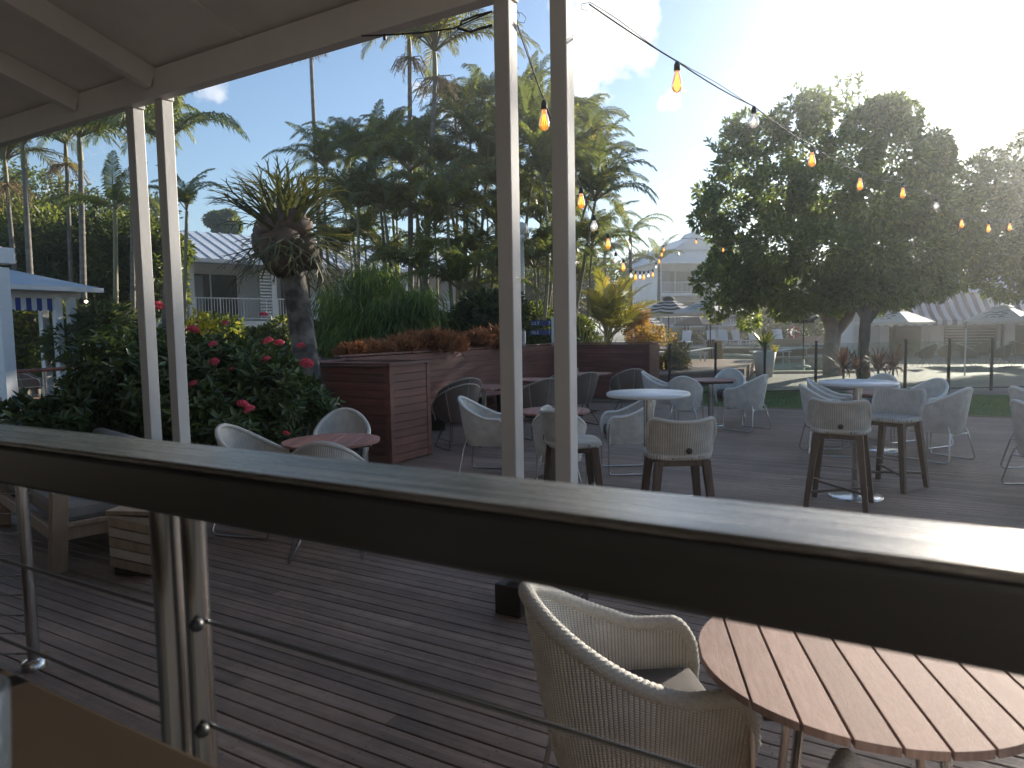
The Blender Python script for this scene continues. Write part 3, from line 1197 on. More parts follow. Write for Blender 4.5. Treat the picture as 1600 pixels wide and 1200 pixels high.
def make_tub(label, hi=False, Mw=M_WICKER, Mr=M_RIM):
    t = thing('wicker_armchair', label, 'armchair')
    mb, rim = tub_shell(460 if hi else 36, 130 if hi else 10, weave=.0034 if hi else 0.0)
    mb.obj('shell', Mw, t)
    if hi:
        rp = rope(resample(rim, 620), .022, 26, 8, 360)
    else:
        rp = rope(resample(rim, 60), .0195, 8, 1, 0)
    rp.obj('rolled_rim', Mr, t)
    cu = MB()
    rr = [plan(-1 + 2 * i / 30, .190, .19, .24) for i in range(31)]
    n = len(rr)
    vs = []
    for sc, z in ((.96, .40), (1.0, .42), (1.0, .485), (.93, .505)):
        vs += [(x * sc, y * sc + .005, z) for x, y in rr]
    fs = [tuple(range(n - 1, -1, -1)), tuple(range(3 * n, 4 * n))]
    for l in range(3):
        fs += [(l * n + i, l * n + (i + 1) % n, (l + 1) * n + (i + 1) % n, (l + 1) * n + i) for i in range(n)]
    cu.add(vs, fs, 0, True)
    cu.obj('seat_cushion', M_CUSH, t)
    for sx in (-1, 1):
        p = [(sx * .238, .250, .56), (sx * .244, .258, .30), (sx * .25, .258, .05), (sx * .25, .248, .018), (sx * .25, .225, .009), (sx * .248, -.20, .009), (sx * .246, -.232, .016), (sx * .242, -.25, .045), (sx * .168, -.205, .335), (sx * .150, -.173, .40)]
        MB().tube(p, .0085, 8).obj('leg', M_STEEL, t)
    st = MB()
    st.tube([(-.244, .20, .325), (-.14, .205, .318), (0, .207, .312), (.14, .205, .318), (.244, .20, .325)], .0075, 8)
    st.obj('stretcher', M_STEEL, t)
    MB().tube([(-.172, -.21, .315), (0, -.17, .312), (.172, -.21, .315)], .0075, 8).obj('stretcher', M_STEEL, t)
    return t


def make_brown(label):
    t = thing('shell_chair', label, 'chair')
    mb, rim = tub_shell(36, 10, back=.88, armh=.60, zb=.36, top=(.31, .36, .20), bot=(.17, .20, .19), th=.012, fall=.95)
    mb.obj('shell', M_BROWNSHELL, t)
    MB().tube(resample(rim, 60), .0105, 8).obj('piping', M_CREAM, t)
    sm = MB()
    for s in (-.36, 0, .36):
        pts = []
        for j in range(9):
            v = j / 8
            w = v ** .75
            x, y = plan(s, .17 + .14 * w + .004, .20 + .16 * w + .004, .19)
            hh = .60 + .28 * smooth01(1 - abs(s) / .95)
            pts.append((x, y, .36 + v * (hh - .36)))
        sm.tube(pts, .005, 6)
    sm.obj('seam', M_CREAM, t)
    cu = MB()
    rr = [plan(-1 + 2 * i / 24, .16, .17, .19) for i in range(25)]
    cu.prism(rr, .40, .45)
    cu.obj('seat_cushion', M_CUSH, t, bevel=.01)
    for sx in (-1, 1):
        MB().tube([(sx * .12, .05, .37), (sx * .235, .235, .02), (sx * .235, .22, .008), (sx * .235, -.22, .008), (sx * .235, -.235, .02), (sx * .12, -.04, .37)], .006, 8).obj('leg', M_BLACK, t)
    return t


def place(root, flag, loc, ang, label, group):
    """First call moves the prototype itself, later calls copy it; ang = direction it faces (deg from +X)."""
    loc = Vector((loc[0], loc[1], loc[2] if len(loc) > 2 else 0.0))
    rz = R(ang - 90)
    if not flag[0]:
        flag[0] = True
        root.location = loc
        root.rotation_euler = (0, 0, rz)
        root['label'] = label
        root['group'] = group
        return root
    return dup(root, loc, rz, label, group)


GA = 'wicker tub armchairs on the deck'
hi = make_tub('x', True)
fl = [False]
place(hi, fl, (-.703, 1.860), 36, 'large beige wicker armchair in the foreground, at the slatted table', GA)
place(hi, fl, (.10, 1.43), 88, 'wicker armchair mostly below the frame, near side of the foreground table', GA)

lo = make_tub('x', False)
fl = [False]
place(lo, fl, (-4.62, 3.80), 15, 'beige wicker armchair at the left of the small red table by the shrubs', GA)
place(lo, fl, (-4.62, 4.78), -52, 'beige wicker armchair between the red flowering shrubs and the small red table', GA)
place(lo, fl, (-3.66, 3.62), 128, 'beige wicker armchair seen from behind, near side of the small red table', GA)
skylit_tub = make_tub('x', False, M_WICKER_SKYLIT, M_RIM_SKYLIT)
flw = [False]
place(skylit_tub, flw, (-4.13, 6.50), 16, 'skylit pale grey wicker armchair just left of the twin white posts', GA)
place(skylit_tub, flw, (-2.78, 7.28), 212, 'skylit pale grey wicker armchair facing left, behind the round white bar table', GA)
place(skylit_tub, flw, (-2.98, 5.98), 112, 'skylit grey wicker armchair with its back to us, behind the right-hand twin post', GA)
place(skylit_tub, flw, (-2.28, 10.98), 158, 'skylit pale grey armchair at right of the far table, back to the lawn', GA)
place(skylit_tub, flw, (-3.10, 10.50), 100, 'skylit pale grey armchair on the near side of the far table', GA)
place(skylit_tub, flw, (-3.72, 11.22), 10, 'skylit pale grey armchair left of the far table, beside the end of the planter', GA)
place(skylit_tub, flw, (-2.80, 12.05), 280, 'skylit pale grey armchair on the far side of the far table, facing us', GA)
place(skylit_tub, flw, (.20, 9.40), 148, 'skylit pale grey armchair showing its back and sled legs, right of the bar stools', GA)
place(skylit_tub, flw, (.02, 10.42), 235, 'skylit pale armchair facing us, behind the bar stool beside the right bar table', GA)
place(skylit_tub, flw, (-.52, 11.2), 262, 'skylit pale armchair farthest back, its rim just above the right bar table', GA)
place(skylit_tub, flw, (-1.00, 9.30), 20, 'skylit pale armchair half hidden behind the post of the right bar table', GA)
place(skylit_tub, flw, (-1.02, 10.10), 0, 'skylit pale armchair behind the white bar table top at right, left of its post', GA)
place(skylit_tub, flw, (1.02, 8.05), 26, 'lower of the two stacked wicker armchairs at the right edge', GA)
o = place(skylit_tub, flw, (1.04, 8.42, .095), 26, 'upper of the two stacked wicker armchairs at the right edge', GA)

GB = 'brown shell chairs along the planter wall'
br = make_brown('x')
fb = [False]
place(br, fb, (-5.42, 7.80), 150, 'brown shell chair with cream piping, nearer of the nested pair by the short planter', GB)
place(br, fb, (-5.62, 8.14, .05), 150, 'brown shell chair with pale rim, farther of the nested pair by the short planter', GB)
place(br, fb, (-4.85, 9.00), 152, 'brown shell chair seen from behind, between the twin white posts', GB)
place(br, fb, (-4.85, 10.45), 150, 'brown shell chair just right of the second twin post, facing the bench', GB)
place(br, fb, (-4.42, 11.60), 128, 'brown shell chair with radiating seams above the left bar table', GB)
place(br, fb, (-5.55, 11.15), 240, 'brown shell chair farthest back, only its rim above the other chairs', GB)


def disc_slats(mb_list, r, n, gap, th):
    """Boards of a round top, cut by the circle; they run along local Y."""
    w = 2 * r / n
    res = []
    for i in range(n):
        x0, x1 = -r + i * w + gap / 2, -r + (i + 1) * w - gap / 2
        x0, x1 = max(x0, -r + .0005), min(x1, r - .0005)
        up = []
        for k in range(9):
            x = x0 + (x1 - x0) * k / 8
            up.append((x, math.sqrt(max(r * r - x * x, 0))))
        poly = up[::-1] + [(x, -y) for x, y in up]
        res.append(MB().prism([p for p in poly][::-1], -th, 0))
    return res


def round_table(loc, r, h, rz, label, M, legs='pedestal', n=9):
    t = thing('round_table', label, 'table', loc, rz, 'round timber tables on the deck')
    for mb in disc_slats(None, r, n, .0065, .020):
        mb.obj('slat', M, t, loc=(0, 0, h), bevel=.0015)
    MB().box((0, .0, h - .039), (2 * r * .82, .07, .036)).obj('batten', M_BLOCK, t)
    MB().box((0, r * .5, h - .039), (2 * r * .70, .06, .036)).obj('batten', M_BLOCK, t)
    MB().box((0, -r * .5, h - .039), (2 * r * .70, .06, .036)).obj('batten', M_BLOCK, t)
    if legs == 'pedestal':
        MB().lathe([(.03, .02), (.03, h - .06)], 16).obj('column', M_STEEL, t)
        MB().lathe([(.03, .03), (.05, .022), (.20, .016), (.215, .008), (.215, 0)], 30).obj('base', M_STEEL, t)
    else:
        for a in (35, 125, 215, 305):
            c, s_ = math.cos(R(a)), math.sin(R(a))
            MB().tube([(c * r * .52, s_ * r * .52, h - .064), (c * r * .72, s_ * r * .72, .0)], .012, 10).obj('leg', M_STEEL, t)
        MB().box((0, 0, h - .08), (.09, .09, .10)).obj('hub', M_BLOCK, t)
    return t


round_table((-.115, 1.945, 0), .405, .73, R(21), 'large round table of weathered timber slats in the bottom right foreground', M_SLAT, 'legs', 9)
round_table((-4.04, 4.06, 0), .38, .73, R(30), 'small round red timber table between three beige armchairs at left', M_REDTOP)
round_table((-3.32, 6.54, 0), .38, .73, R(20), 'round red timber table half hidden behind the twin white posts', M_REDTOP)
round_table((-2.92, 11.28, 0), .40, .73, R(40), 'round red timber table in the far group of four pale armchairs', M_REDTOP)
round_table((-.42, 9.82, 0), .40, .73, R(10), 'round red timber table behind the right-hand bar stools', M_REDTOP)


def bar_table(loc, label):
    t = thing('bar_table', label, 'bar table', loc, 0, 'tall white bar tables')
    r = .333
    MB().lathe([(.001, 1.026), (r - .01, 1.026), (r, 1.034), (r, 1.050), (r - .008, 1.058), (.001, 1.058)], 56).obj('table_top', M_TABLEW, t)
    MB().lathe([(.036, .02), (.036, 1.026)], 20).obj('column', M_STEEL, t)
    MB().lathe([(.10, 1.025), (.10, 1.012), (.036, 1.005)], 20).obj('flange', M_STEEL, t)
    MB().lathe([(.036, .032), (.06, .026), (.215, .018), (.232, .010), (.232, 0)], 40).obj('base', M_STEEL, t)
    return t


bar_table((-1.90, 5.42, 0), 'tall white round bar table in the middle, between two stools')
bar_table((-.50, 7.05, 0), 'tall white round bar table at right on a steel disc base')


def make_stool():
    t = thing('bar_stool', 'x', 'bar stool')
    # curved low back
    mb = MB()
    nu, nv = 28, 8
    for sgn, off in ((1, 0), (-1, .026)):
        vs, uv = [], []
        for i in range(nu + 1):
            s = -1 + 2 * i / nu
            a = s * R(64)
            for j in range(nv + 1):
                v = j / nv
                cor = .5 - .5 * math.sqrt(max(0, 1 - max(0, (abs(s) - .72) / .28) ** 2))
                z0, z1 = .675 + .075 * cor * 2, .93 - .012 * math.cos(s * PI) - .11 * cor * 2
                rr = .262 - off + .012 * v
                vs.append((rr * math.sin(a) * 1.02, -rr * math.cos(a) * .86 + .02 - .04 * v, z0 + v * (z1 - z0)))
                uv.append((s * .29, v * .26))
        fs = []
        for i in range(nu):
            for j in range(nv):
                q = (i * (nv + 1) + j, (i + 1) * (nv + 1) + j, (i + 1) * (nv + 1) + j + 1, i * (nv + 1) + j + 1)
                fs.append(q if sgn > 0 else q[::-1])
        mb.add(vs, fs, 0, True, uv)
        if sgn > 0:
            edge = [Vector(vs[j]) for j in range(nv + 1)] + [Vector(vs[i * (nv + 1) + nv]) for i in range(1, nu + 1)] + [Vector(vs[nu * (nv + 1) + j]) for j in range(nv - 1, -1, -1)] + [Vector(vs[i * (nv + 1)]) for i in range(nu - 1, 0, -1)]
    mb.obj('backrest', M_STOOLW, t)
    e2 = []
    for p in edge:
        q = p.copy()
        q.x *= .952
        q.y = (q.y) * .955
        e2.append(q)
    MB().tube(e2, .0165, 10, closed=True).obj('rolled_edge', M_RIM, t)
    # seat
    mb = MB()
    rr = []
    for i in range(36):
        a = 2 * PI * i / 36
        c, s_ = math.cos(a), math.sin(a)
        rr.append((math.copysign(abs(c) ** .6, c) * .235, math.copysign(abs(s_) ** .6, s_) * .215 + .015))
    n = 36
    vs = []
    for sc, z in ((.94, .645), (1.0, .655), (1.0, .678), (.95, .692), (.5, .684)):
        vs += [(x * sc, y * sc, z) for x, y in rr]
    fs = [tuple(range(n - 1, -1, -1)), tuple(range(4 * n, 5 * n))]
    for l in range(4):
        fs += [(l * n + i, l * n + (i + 1) % n, (l + 1) * n + (i + 1) % n, (l + 1) * n + i) for i in range(n)]
    mb.add(vs, fs, 0, True, [(p[0], p[1]) for p in vs])
    mb.obj('seat', M_STOOLW, t)
    MB().box((0, .0, .625), (.36, .34, .045)).obj('seat_frame', M_DARKWOOD, t, bevel=.006)
    for sx in (-1, 1):
        for sy in (-1, 1):
            lg = MB()
            a, b = Vector((sx * .165, sy * .155, .645)), Vector((sx * .235, sy * .22, 0))
            vs = []
            for p, w in ((a, .058), (b, .042)):
                vs += [p + Vector((i * w / 2, j * w / 2, 0)) for i, j in ((-1, -1), (1, -1), (1, 1), (-1, 1))]
            lg.add(vs, [(0, 1, 2, 3), (7, 6, 5, 4), (4, 5, 1, 0), (5, 6, 2, 1), (6, 7, 3, 2), (7, 4, 0, 3)])
            lg.obj('leg', M_DARKWOOD, t, bevel=.004)
    for (a, b, dz) in (((-1, -1), (1, 1), 0), ((-1, 1), (1, -1), .024)):
        MB().bar((a[0] * .215, a[1] * .202, .135 + dz), (b[0] * .215, b[1] * .202, .135 + dz), .03, .02).obj('cross_brace', M_DARKWOOD, t, bevel=.003)
    MB().bar((-.20, .188, .30), (.20, .188, .30), .022, .012).obj('footrest', M_STEEL, t)
    MB().bar((-.2, -.187, .26), (.2, -.187, .26), .022, .012).obj('footrest', M_STEEL, t)
    MB().lathe([(.001, 0), (.022, 0), (.022, .004), (.001, .004)], 16).obj('maker_badge', M_BLOCK, t, loc=(.03, -.228, .72)).rotation_euler = (R(84), 0, 0)
    return t


GS = 'wicker bar stools with timber legs'
stl = make_stool()
fs_ = [False]
place(stl, fs_, (-1.52, 4.95), 121, 'bar stool seen from behind at the middle bar table', GS)
place(stl, fs_, (-2.43, 5.10), 34, 'bar stool facing right, half hidden by the twin white posts', GS)
place(stl, fs_, (-.60, 6.66), 88, 'bar stool with its back to us at the right bar table', GS)
place(stl, fs_, (-.24, 7.66), 245, 'pale-backed bar stool facing us beside the right bar table', GS)


def square_table(loc, label):
    t = thing('square_table', label, 'table', loc, 0, 'square timber tables by the bench')
    for i in range(6):
        MB().box((-.35 + .0585 + i * .1165, 0, .72), (.111, .70, .026)).obj('slat', M_REDTOP, t, bevel=.002)
    MB().box((0, 0, .69), (.6, .08, .03)).obj('batten', M_BLOCK, t)
    MB().box((0, 0, .36), (.05, .05, .64)).obj('column', M_STEEL, t, bevel=.004)
    MB().box((0, 0, .012), (.44, .44, .016)).obj('base', M_STEEL, t, bevel=.004)


square_table((-5.72, 8.95, 0), 'red square table left of the twin posts, by the planter wall')
square_table((-5.72, 10.5, 0), 'red square table seen between the twin white posts')
square_table((-5.45, 12.15, 0), 'red square table in front of the grey end of the planter wall')

# ---- teak lounge seat and chevron side table, at the left edge
sf = thing('teak_lounge_seat', 'low teak lounge seat with taupe cushions at the left edge', 'lounge seat', (-5.05, 2.45, 0), R(-14))
for (x, y, lean) in ((.0, .02, .055), (0, .78, .05), (-1.7, .02, -.05), (-1.7, .78, -.05)):
    lg = MB()
    lg.bar((x + lean * .2, y, 0.0), (x + lean * 1.7, y + .02, .56), .085, .10, upv=(0, 1, 0))
    lg.obj('leg', M_TEAK, sf, bevel=.006)
for a, b in (((-1.65, .02, .25), (-.02, .02, .25)), ((-1.65, .78, .25), (-.02, .78, .25)), ((.02, .05, .25), (.02, .76, .25)), ((-1.67, .05, .25), (-1.67, .76, .25))):
    MB().bar(a, b, .045, .09).obj('frame_rail', M_TEAK, sf, bevel=.004)
for a, b in (((.045, .05, .31), (.045, .76, .31)),):
    MB().bar(a, b, .05, .03).obj('frame_rail', M_TEAK, sf, bevel=.004)
for cx in (-.42, -1.24):
    MB().box((cx, .40, .375), (.79, .70, .15)).obj('seat_cushion', M_SOFA, sf, bevel=.045)
MB().box((-.84, .76, .58), (1.6, .14, .36)).obj('back_cushion', M_SOFA, sf, bevel=.05)

ch = thing('chevron_side_table', 'small timber block table with chevron slats, beside the railing post', 'side table', (-4.50, 2.78, 0), R(24))
MB().box((0, 0, .21), (.29, .29, .40)).obj('core', M_BLOCK, ch)
for i in range(6):
    z0 = .045 + i * .068
    for face in range(4):
        # slats on neighbouring faces fall towards the shared corner
        sg = 1 if face % 2 == 0 else -1
        mb = MB()
        z = min(z0, .37)
        vs = []
        for d in (.146, .163):
            for x, dz in ((-.158, .06), (.158, -.0)):
                for hh in (0, .058):
                    vs.append((x, -d, min(max(z + (dz if sg > 0 else .06 - dz) - .03 + hh, 0.004), .415)))
        mb.add(vs, [(0, 1, 3, 2), (4, 6, 7, 5), (0, 4, 5, 1), (2, 3, 7, 6), (0, 2, 6, 4), (1, 5, 7, 3)])
        o = mb.obj('slat', M_CHEV if (i + face) % 2 else M_TEAK, ch)
        o.rotation_euler = (0, 0, R(90 * face))
MB().box((0, 0, .432), (.34, .34, .028)).obj('top', M_TEAK, ch, bevel=.003)

# ================================================================== POOL FENCE
fa, fb_ = G(1046, 615), G(1600, 606)
fd = (fb_ - fa).normalized()
fn = Vector((-fd.y, fd.x, 0))


def on_fence(px):
    d = ray(px, 560)
    a = np.array([[d.x, -fd.x], [d.y, -fd.y]])
    t = np.linalg.solve(a, np.array([fa.x, fa.y]))
    return t[1]


pf = thing('glass_pool_fence', 'frameless glass pool fence with slim dark posts along the lawn', 'fence', (fa.x, fa.y, -.05), math.atan2(fd.y, fd.x))
fpx = [1046, 1118, 1195, 1275, 1345, 1415, 1483, 1550, 1625]
us = [on_fence(p) for p in fpx]
for u in us:
    MB().box((u, 0, .62), (.05, .05, 1.24)).obj('post', M_BLACK, pf, bevel=.004)
for a, b in zip(us[:-1], us[1:]):
    MB().box(((a + b) / 2, 0, .64), (b - a - .08, .012, 1.08)).obj('pane', GLASS, pf)
    MB().box(((a + b) / 2, 0, .075), (b - a - .06, .03, .035)).obj('bottom_rail', M_BLACK, pf)

# ================================================================== UMBRELLAS
def umbrella(px, py_base_d, dia, ztop, zrim, label, M, sides=8, pole=M_BLACK, group='umbrellas round the pool', zbase=0.0, emblem=False, flaps=False, rz=0.0, pole_px=None):
    q = D(px, 500, py_base_d)
    t = thing('market_umbrella', label, 'umbrella', (q.x, q.y, zbase), rz, group)
    r = dia / 2
    mb = MB()
    n = sides * 4
    rings = ((.02, 0), (.25, .18), (.5, .42), (.75, .70), (1.0, 1.0))
    vs, fs = [], []
    H = ztop - zrim
    for f, dz in rings:
        for j in range(n):
            a = 2 * PI * j / n
            ph = (a * sides / (2 * PI)) % 1.0
            # straight panel edges between ribs, fabric sagging between them
            k = math.cos(PI / sides) / math.cos((ph - .5) * 2 * PI / sides)
            sag = .025 * f * math.sin(PI * ph)
            vs.append((r * f * k * math.cos(a), r * f * k * math.sin(a), ztop - zbase - H * dz - sag * H))
    for i in range(len(rings) - 1):
        for j in range(n):
            fs.append((i * n + j, (i + 1) * n + j, (i + 1) * n + (j + 1) % n, i * n + (j + 1) % n))
    mb.add(vs, fs, 0, False)
    # short valance
    m_ = len(rings) - 1
    lo_ = [(x * .998, y * .998, z - .10) for x, y, z in vs[m_ * n:(m_ + 1) * n]]
    mb.add(vs[m_ * n:(m_ + 1) * n] + lo_, [(j, n + j, n + (j + 1) % n, (j + 1) % n) for j in range(n)])
    can = mb.obj('canopy', M, t)
    if flaps:
        vn = MB()
        vn.lathe([(.01, ztop - zbase + .14), (.14, ztop - zbase + .10), (.26, ztop - zbase + .01), (.27, ztop - zbase - .05)], 16)
        vn.obj('vent', M, t)
    else:
        vn = MB()
        vn.lathe([(.01, ztop - zbase + .07), (.22, ztop - zbase + .015), (.42, ztop - zbase - .07), (.42, ztop - zbase - .085)], sides)
        vn.obj('vent', M, t)
    MB().tube([(0, 0, 0), (0, 0, ztop - zbase + .03)], .026, 10).obj('pole', pole, t)
    for j in range(sides):
        a = 2 * PI * j / sides
        mb = MB()
        mb.tube([(.03 * math.cos(a), .03 * math.sin(a), ztop - zbase - .05), (r * .97 * math.cos(a), r * .97 * math.sin(a), zrim - zbase - .015)], .009, 5)
        mb.obj('rib', pole, t)
    MB().lathe([(.26, 0), (.26, .05), (.05, .08), (.05, .3), (.026, .3)], 18).obj('base', M_CONC, t)
    if emblem:
        # grey bird-like squiggle printed on the panel that faces us
        c = (Vector((0, 0, 0)) - Vector((q.x, q.y, 0)))
        aw = math.atan2(c.y, c.x) - rz
        aw = (math.floor(aw / (2 * PI / sides)) + .5) * 2 * PI / sides
        ca, sa = math.cos(aw), math.sin(aw)

        def onp(u, f):
            rr = r * f * math.cos(PI / sides)
            z = ztop - zbase - H * np.interp(f, [x[0] for x in rings], [x[1] for x in rings]) - .05 * f * H + .022
            return (rr * ca - u * sa, rr * sa + u * ca, z)
        em = MB()
        for pts in (((-.30, .62), (-.18, .50), (-.02, .56), (.10, .48), (.26, .44)), ((-.22, .70), (-.05, .64), (.12, .70), (.24, .60), (.10, .56)),
                    ((-.28, .80), (-.22, .76), (-.16, .80)), ((-.10, .80), (-.04, .76), (.02, .80)), ((.08, .80), (.14, .76), (.20, .80))):
            em.tube([onp(u * r, f) for u, f in pts], .013, 5)
        em.obj('emblem', M_CHROME, can)
    return t


umbrella(1045, 31, 2.95, 2.80, 2.12, 'large black and white striped umbrella left of the white umbrella', ST_UMB, flaps=True, zbase=.262)
umbrella(1110, 29.5, 3.1, 2.70, 2.16, 'white umbrella with dark pole in front of the three-storey building', M_FABRICW, sides=4, emblem=True, rz=R(22), zbase=-.075)
umbrella(1157, 46, 2.7, 2.75, 2.15, 'black and white striped umbrella above the row of far loungers', ST_UMB, flaps=True, zbase=.262)
umbrella(1256, 27.2, 2.0, 2.14, 1.74, 'black and white striped umbrella on a dark pole at the pool edge', ST_UMB, sides=4, rz=R(50), zbase=-.075)
umbrella(1008, 43, 2.7, 2.35, 1.65, 'striped umbrella half hidden behind the croton bush', ST_UMB, flaps=True, zbase=-.16)
umbrella(1398, 29.0, 3.1, 2.16, 1.60, 'white umbrella with grey emblem in front of the striped awning', M_FABRICW, sides=4, emblem=True, rz=R(20), zbase=-.075)
umbrella(1566, 28.0, 3.0, 2.20, 1.58, 'white umbrella with grey emblem near the right edge', M_FABRICW, sides=4, emblem=True, rz=R(24), zbase=-.075)
umbrella(1650, 26.5, 2.75, 2.22, 1.60, 'white umbrella cut by the right edge of the picture', M_FABRICW, sides=4, rz=R(10), zbase=-.075)

# thatched pool hut
q = D(1090, 520, 52)
hut = thing('pool_shelter', 'dark pagoda-roofed shelter behind the far loungers', 'shelter', (q.x, q.y, .262), R(25))
mb = MB()
mb.lathe([(.02, 2.55), (.35, 2.2), (.9, 1.85), (1.75, 1.5), (1.75, 1.35)], 4, smooth=False)
mb.obj('roof', M_THATCH, hut)
for sx in (-1, 1):
    for sy in (-1, 1):
        MB().box((sx * .8, sy * .8, .75), (.1, .1, 1.5)).obj('post', M_CREAM if sx > 0 and sy < 0 else M_THATCH, hut)

# ================================================================== POOL FURNITURE
def lounger(loc, rz, label, Mf=M_LOUNGEW, Ms=M_LOUNGEW, back=62, group='sun loungers round the pool', towel=False):
    t = thing('sun_lounger', label, 'sun lounger', loc, rz, group)
    for x in (-.30, .30):
        MB().bar((x, -.55, .32), (x, 1.25, .32), .04, .06).obj('side_rail', Mf, t)
        for y in (-.45, 1.1):
            MB().bar((x, y, 0), (x, y, .32), .045).obj('leg', Mf, t)
    MB().box((0, .62, .345), (.58, 1.24, .04)).obj('seat_sling', Ms, t, bevel=.01)
    a = R(back)
    b = MB()
    b.bar((0, 0, .35), (0, -.78 * math.cos(a), .35 + .78 * math.sin(a)), .58, .035, upv=(0, math.sin(a), math.cos(a)))
    b.obj('backrest', Ms, t, bevel=.01)
    if towel:
        b = MB()
        b.bar((.12, .05, .42), (.12, -.82 * math.cos(a) + .05, .35 + .82 * math.sin(a)), .26, .05, upv=(0, math.sin(a), math.cos(a)))
        b.obj('towel', ST_TOWEL, t)
    return t


zt = .262
for i, (px, d, rz) in enumerate(((1072, 46, 150), (1112, 47, 172), (1131, 48, 176), (1152, 47, 185), (1178, 46.5, 186), (1217, 46, 178))):
    q = D(px, 530, d)
    lounger((q.x, q.y, zt), R(rz + 34), 'white sun lounger on the far terrace, %s from the left in its row' % ORD[i])
q = D(1118, 560, 27.5)
lounger((q.x, q.y, -.075), R(205), 'tan sling sun lounger with a striped towel over its back', M_CREAM, M_TAN, 70, towel=True)
q = D(1078, 575, 25)
lounger((q.x, q.y, .345), R(120), 'white sun lounger lying flat beside the croton bush', back=8)
q = D(1214, 558, 33.5)
lounger((q.x, q.y, -.0), R(125), 'white sun lounger lying flat at the far pool edge', back=6)
# towel benches beyond the water
for (px, d, w, lab) in ((1222, 37, 2.2, 'low tan timber bench wall left of the striped pool umbrella'), (1268, 43, 2.9, 'low tan timber bench wall behind the striped pool umbrella')):
    q = D(px, 540, d)
    t = thing('pool_bench', lab, 'bench', (q.x, q.y, -.05), YAW, 'benches beyond the pool')
    MB().box((0, 0, .45), (w, .18, .9)).obj('backrest', M_TAN, t, bevel=.01)
    MB().box((.2, -.5, .42), (w * .8, .8, .10)).obj('mattress', M_LOUNGEW, t, bevel=.02)
    MB().box((.2, -.45, .18), (w * .75, .6, .36)).obj('plinth', M_BRICK, t)
q = D(1240, 519, 42.6)
lb = thing('lifebuoy', 'orange-red lifebuoy ring on the far bench wall', 'lifebuoy', (q.x, q.y, q.z))
mb = MB()
mb.tube([(.30 * math.cos(a * PI / 12) * math.cos(YAW), .30 * math.cos(a * PI / 12) * math.sin(YAW), .30 * math.sin(a * PI / 12)) for a in range(24)], .07, 8, closed=True)
mb.obj('ring', M_ORANGE, lb)
mb = MB()
for a in (0, PI / 2, PI, 3 * PI / 2):
    mb.tube([(.30 * math.cos(a + k) * math.cos(YAW), .30 * math.cos(a + k) * math.sin(YAW), .30 * math.sin(a + k)) for k in (-.12, .12)], .076, 8)
mb.obj('band', M_WTEXT, lb)
MB().bar((0, .05, -q.z), (0, .05, .28), .05).obj('stand', M_CREAM, lb)
# step rail by the pool
q = D(1288, 540, 36)
sr2 = thing('pool_handrail', 'pale handrail sloping down to the pool steps', 'handrail', (q.x, q.y, 0))
mb = MB()
e = -CR * .9
mb.tube([(0, 0, -.07), (0, 0, .95), (-.1 * CR.x, -.1 * CR.y, 1.0), (e.x, e.y, .35), (e.x, e.y, -.07)], .028, 8)
mb.obj('tube', M_COPING, sr2)

# big white pot with spiky plant
def blades(name, n, L, Wd, M, spread=.9, droop=.5, rise=.35, base=.05, seg=5):
    """Rosette of arching strap leaves, each a tapered strip of its own."""
    mb = MB()
    for i in range(n):
        a = random.uniform(0, 2 * PI)
        el = random.uniform(rise, 1.45)
        l = L * random.uniform(.65, 1.1)
        w = Wd * random.uniform(.7, 1.1)
        d = Vector((math.cos(a), math.sin(a), 0))
        sd = Vector((-d.y, d.x, 0))
        p = d * random.uniform(0, base)
        th = el
        vs = []
        for k in range(seg + 1):
            f = k / seg
            ww = w * (1 - f) ** .6 * (.6 + .8 * min(f * 2, .5)) if k < seg else .001
            vs += [p - sd * ww / 2, p + sd * ww / 2]
            p = p + (d * math.cos(th) * spread + Vector((0, 0, math.sin(th)))) * l / seg
            th -= droop * (1.6 - el * .7) * 2.0 / seg
        mb.add(vs, [(2 * k, 2 * k + 1, 2 * k + 3, 2 * k + 2) for k in range(seg)], 0, True)
    return mb.mesh(name, M)


q = G(1194, 589, -.075)
pt = thing('potted_yucca', 'tall white tapered pot holding a spiky yucca by the fence', 'potted plant', (q.x, q.y, -.075))
MB().lathe([(.001, .0), (.24, 0), (.36, .80), (.33, .80), (.32, .74), (.001, .74)], 26).obj('pot', M_CONC, pt)
mobj('foliage', blades('yucca', 90, .85, .06, L_PALM, droop=.35, rise=.3), pt, (0, 0, .95))
MB().tube([(0, 0, .7), (.02, .01, 1.05)], .06, 8).obj('stem', M_BARK, pt)
mobj('yellow_leaves', blades('canna', 9, .35, .12, L_YELLOW, droop=.3, rise=.8), pt, (.32, .12, .74))

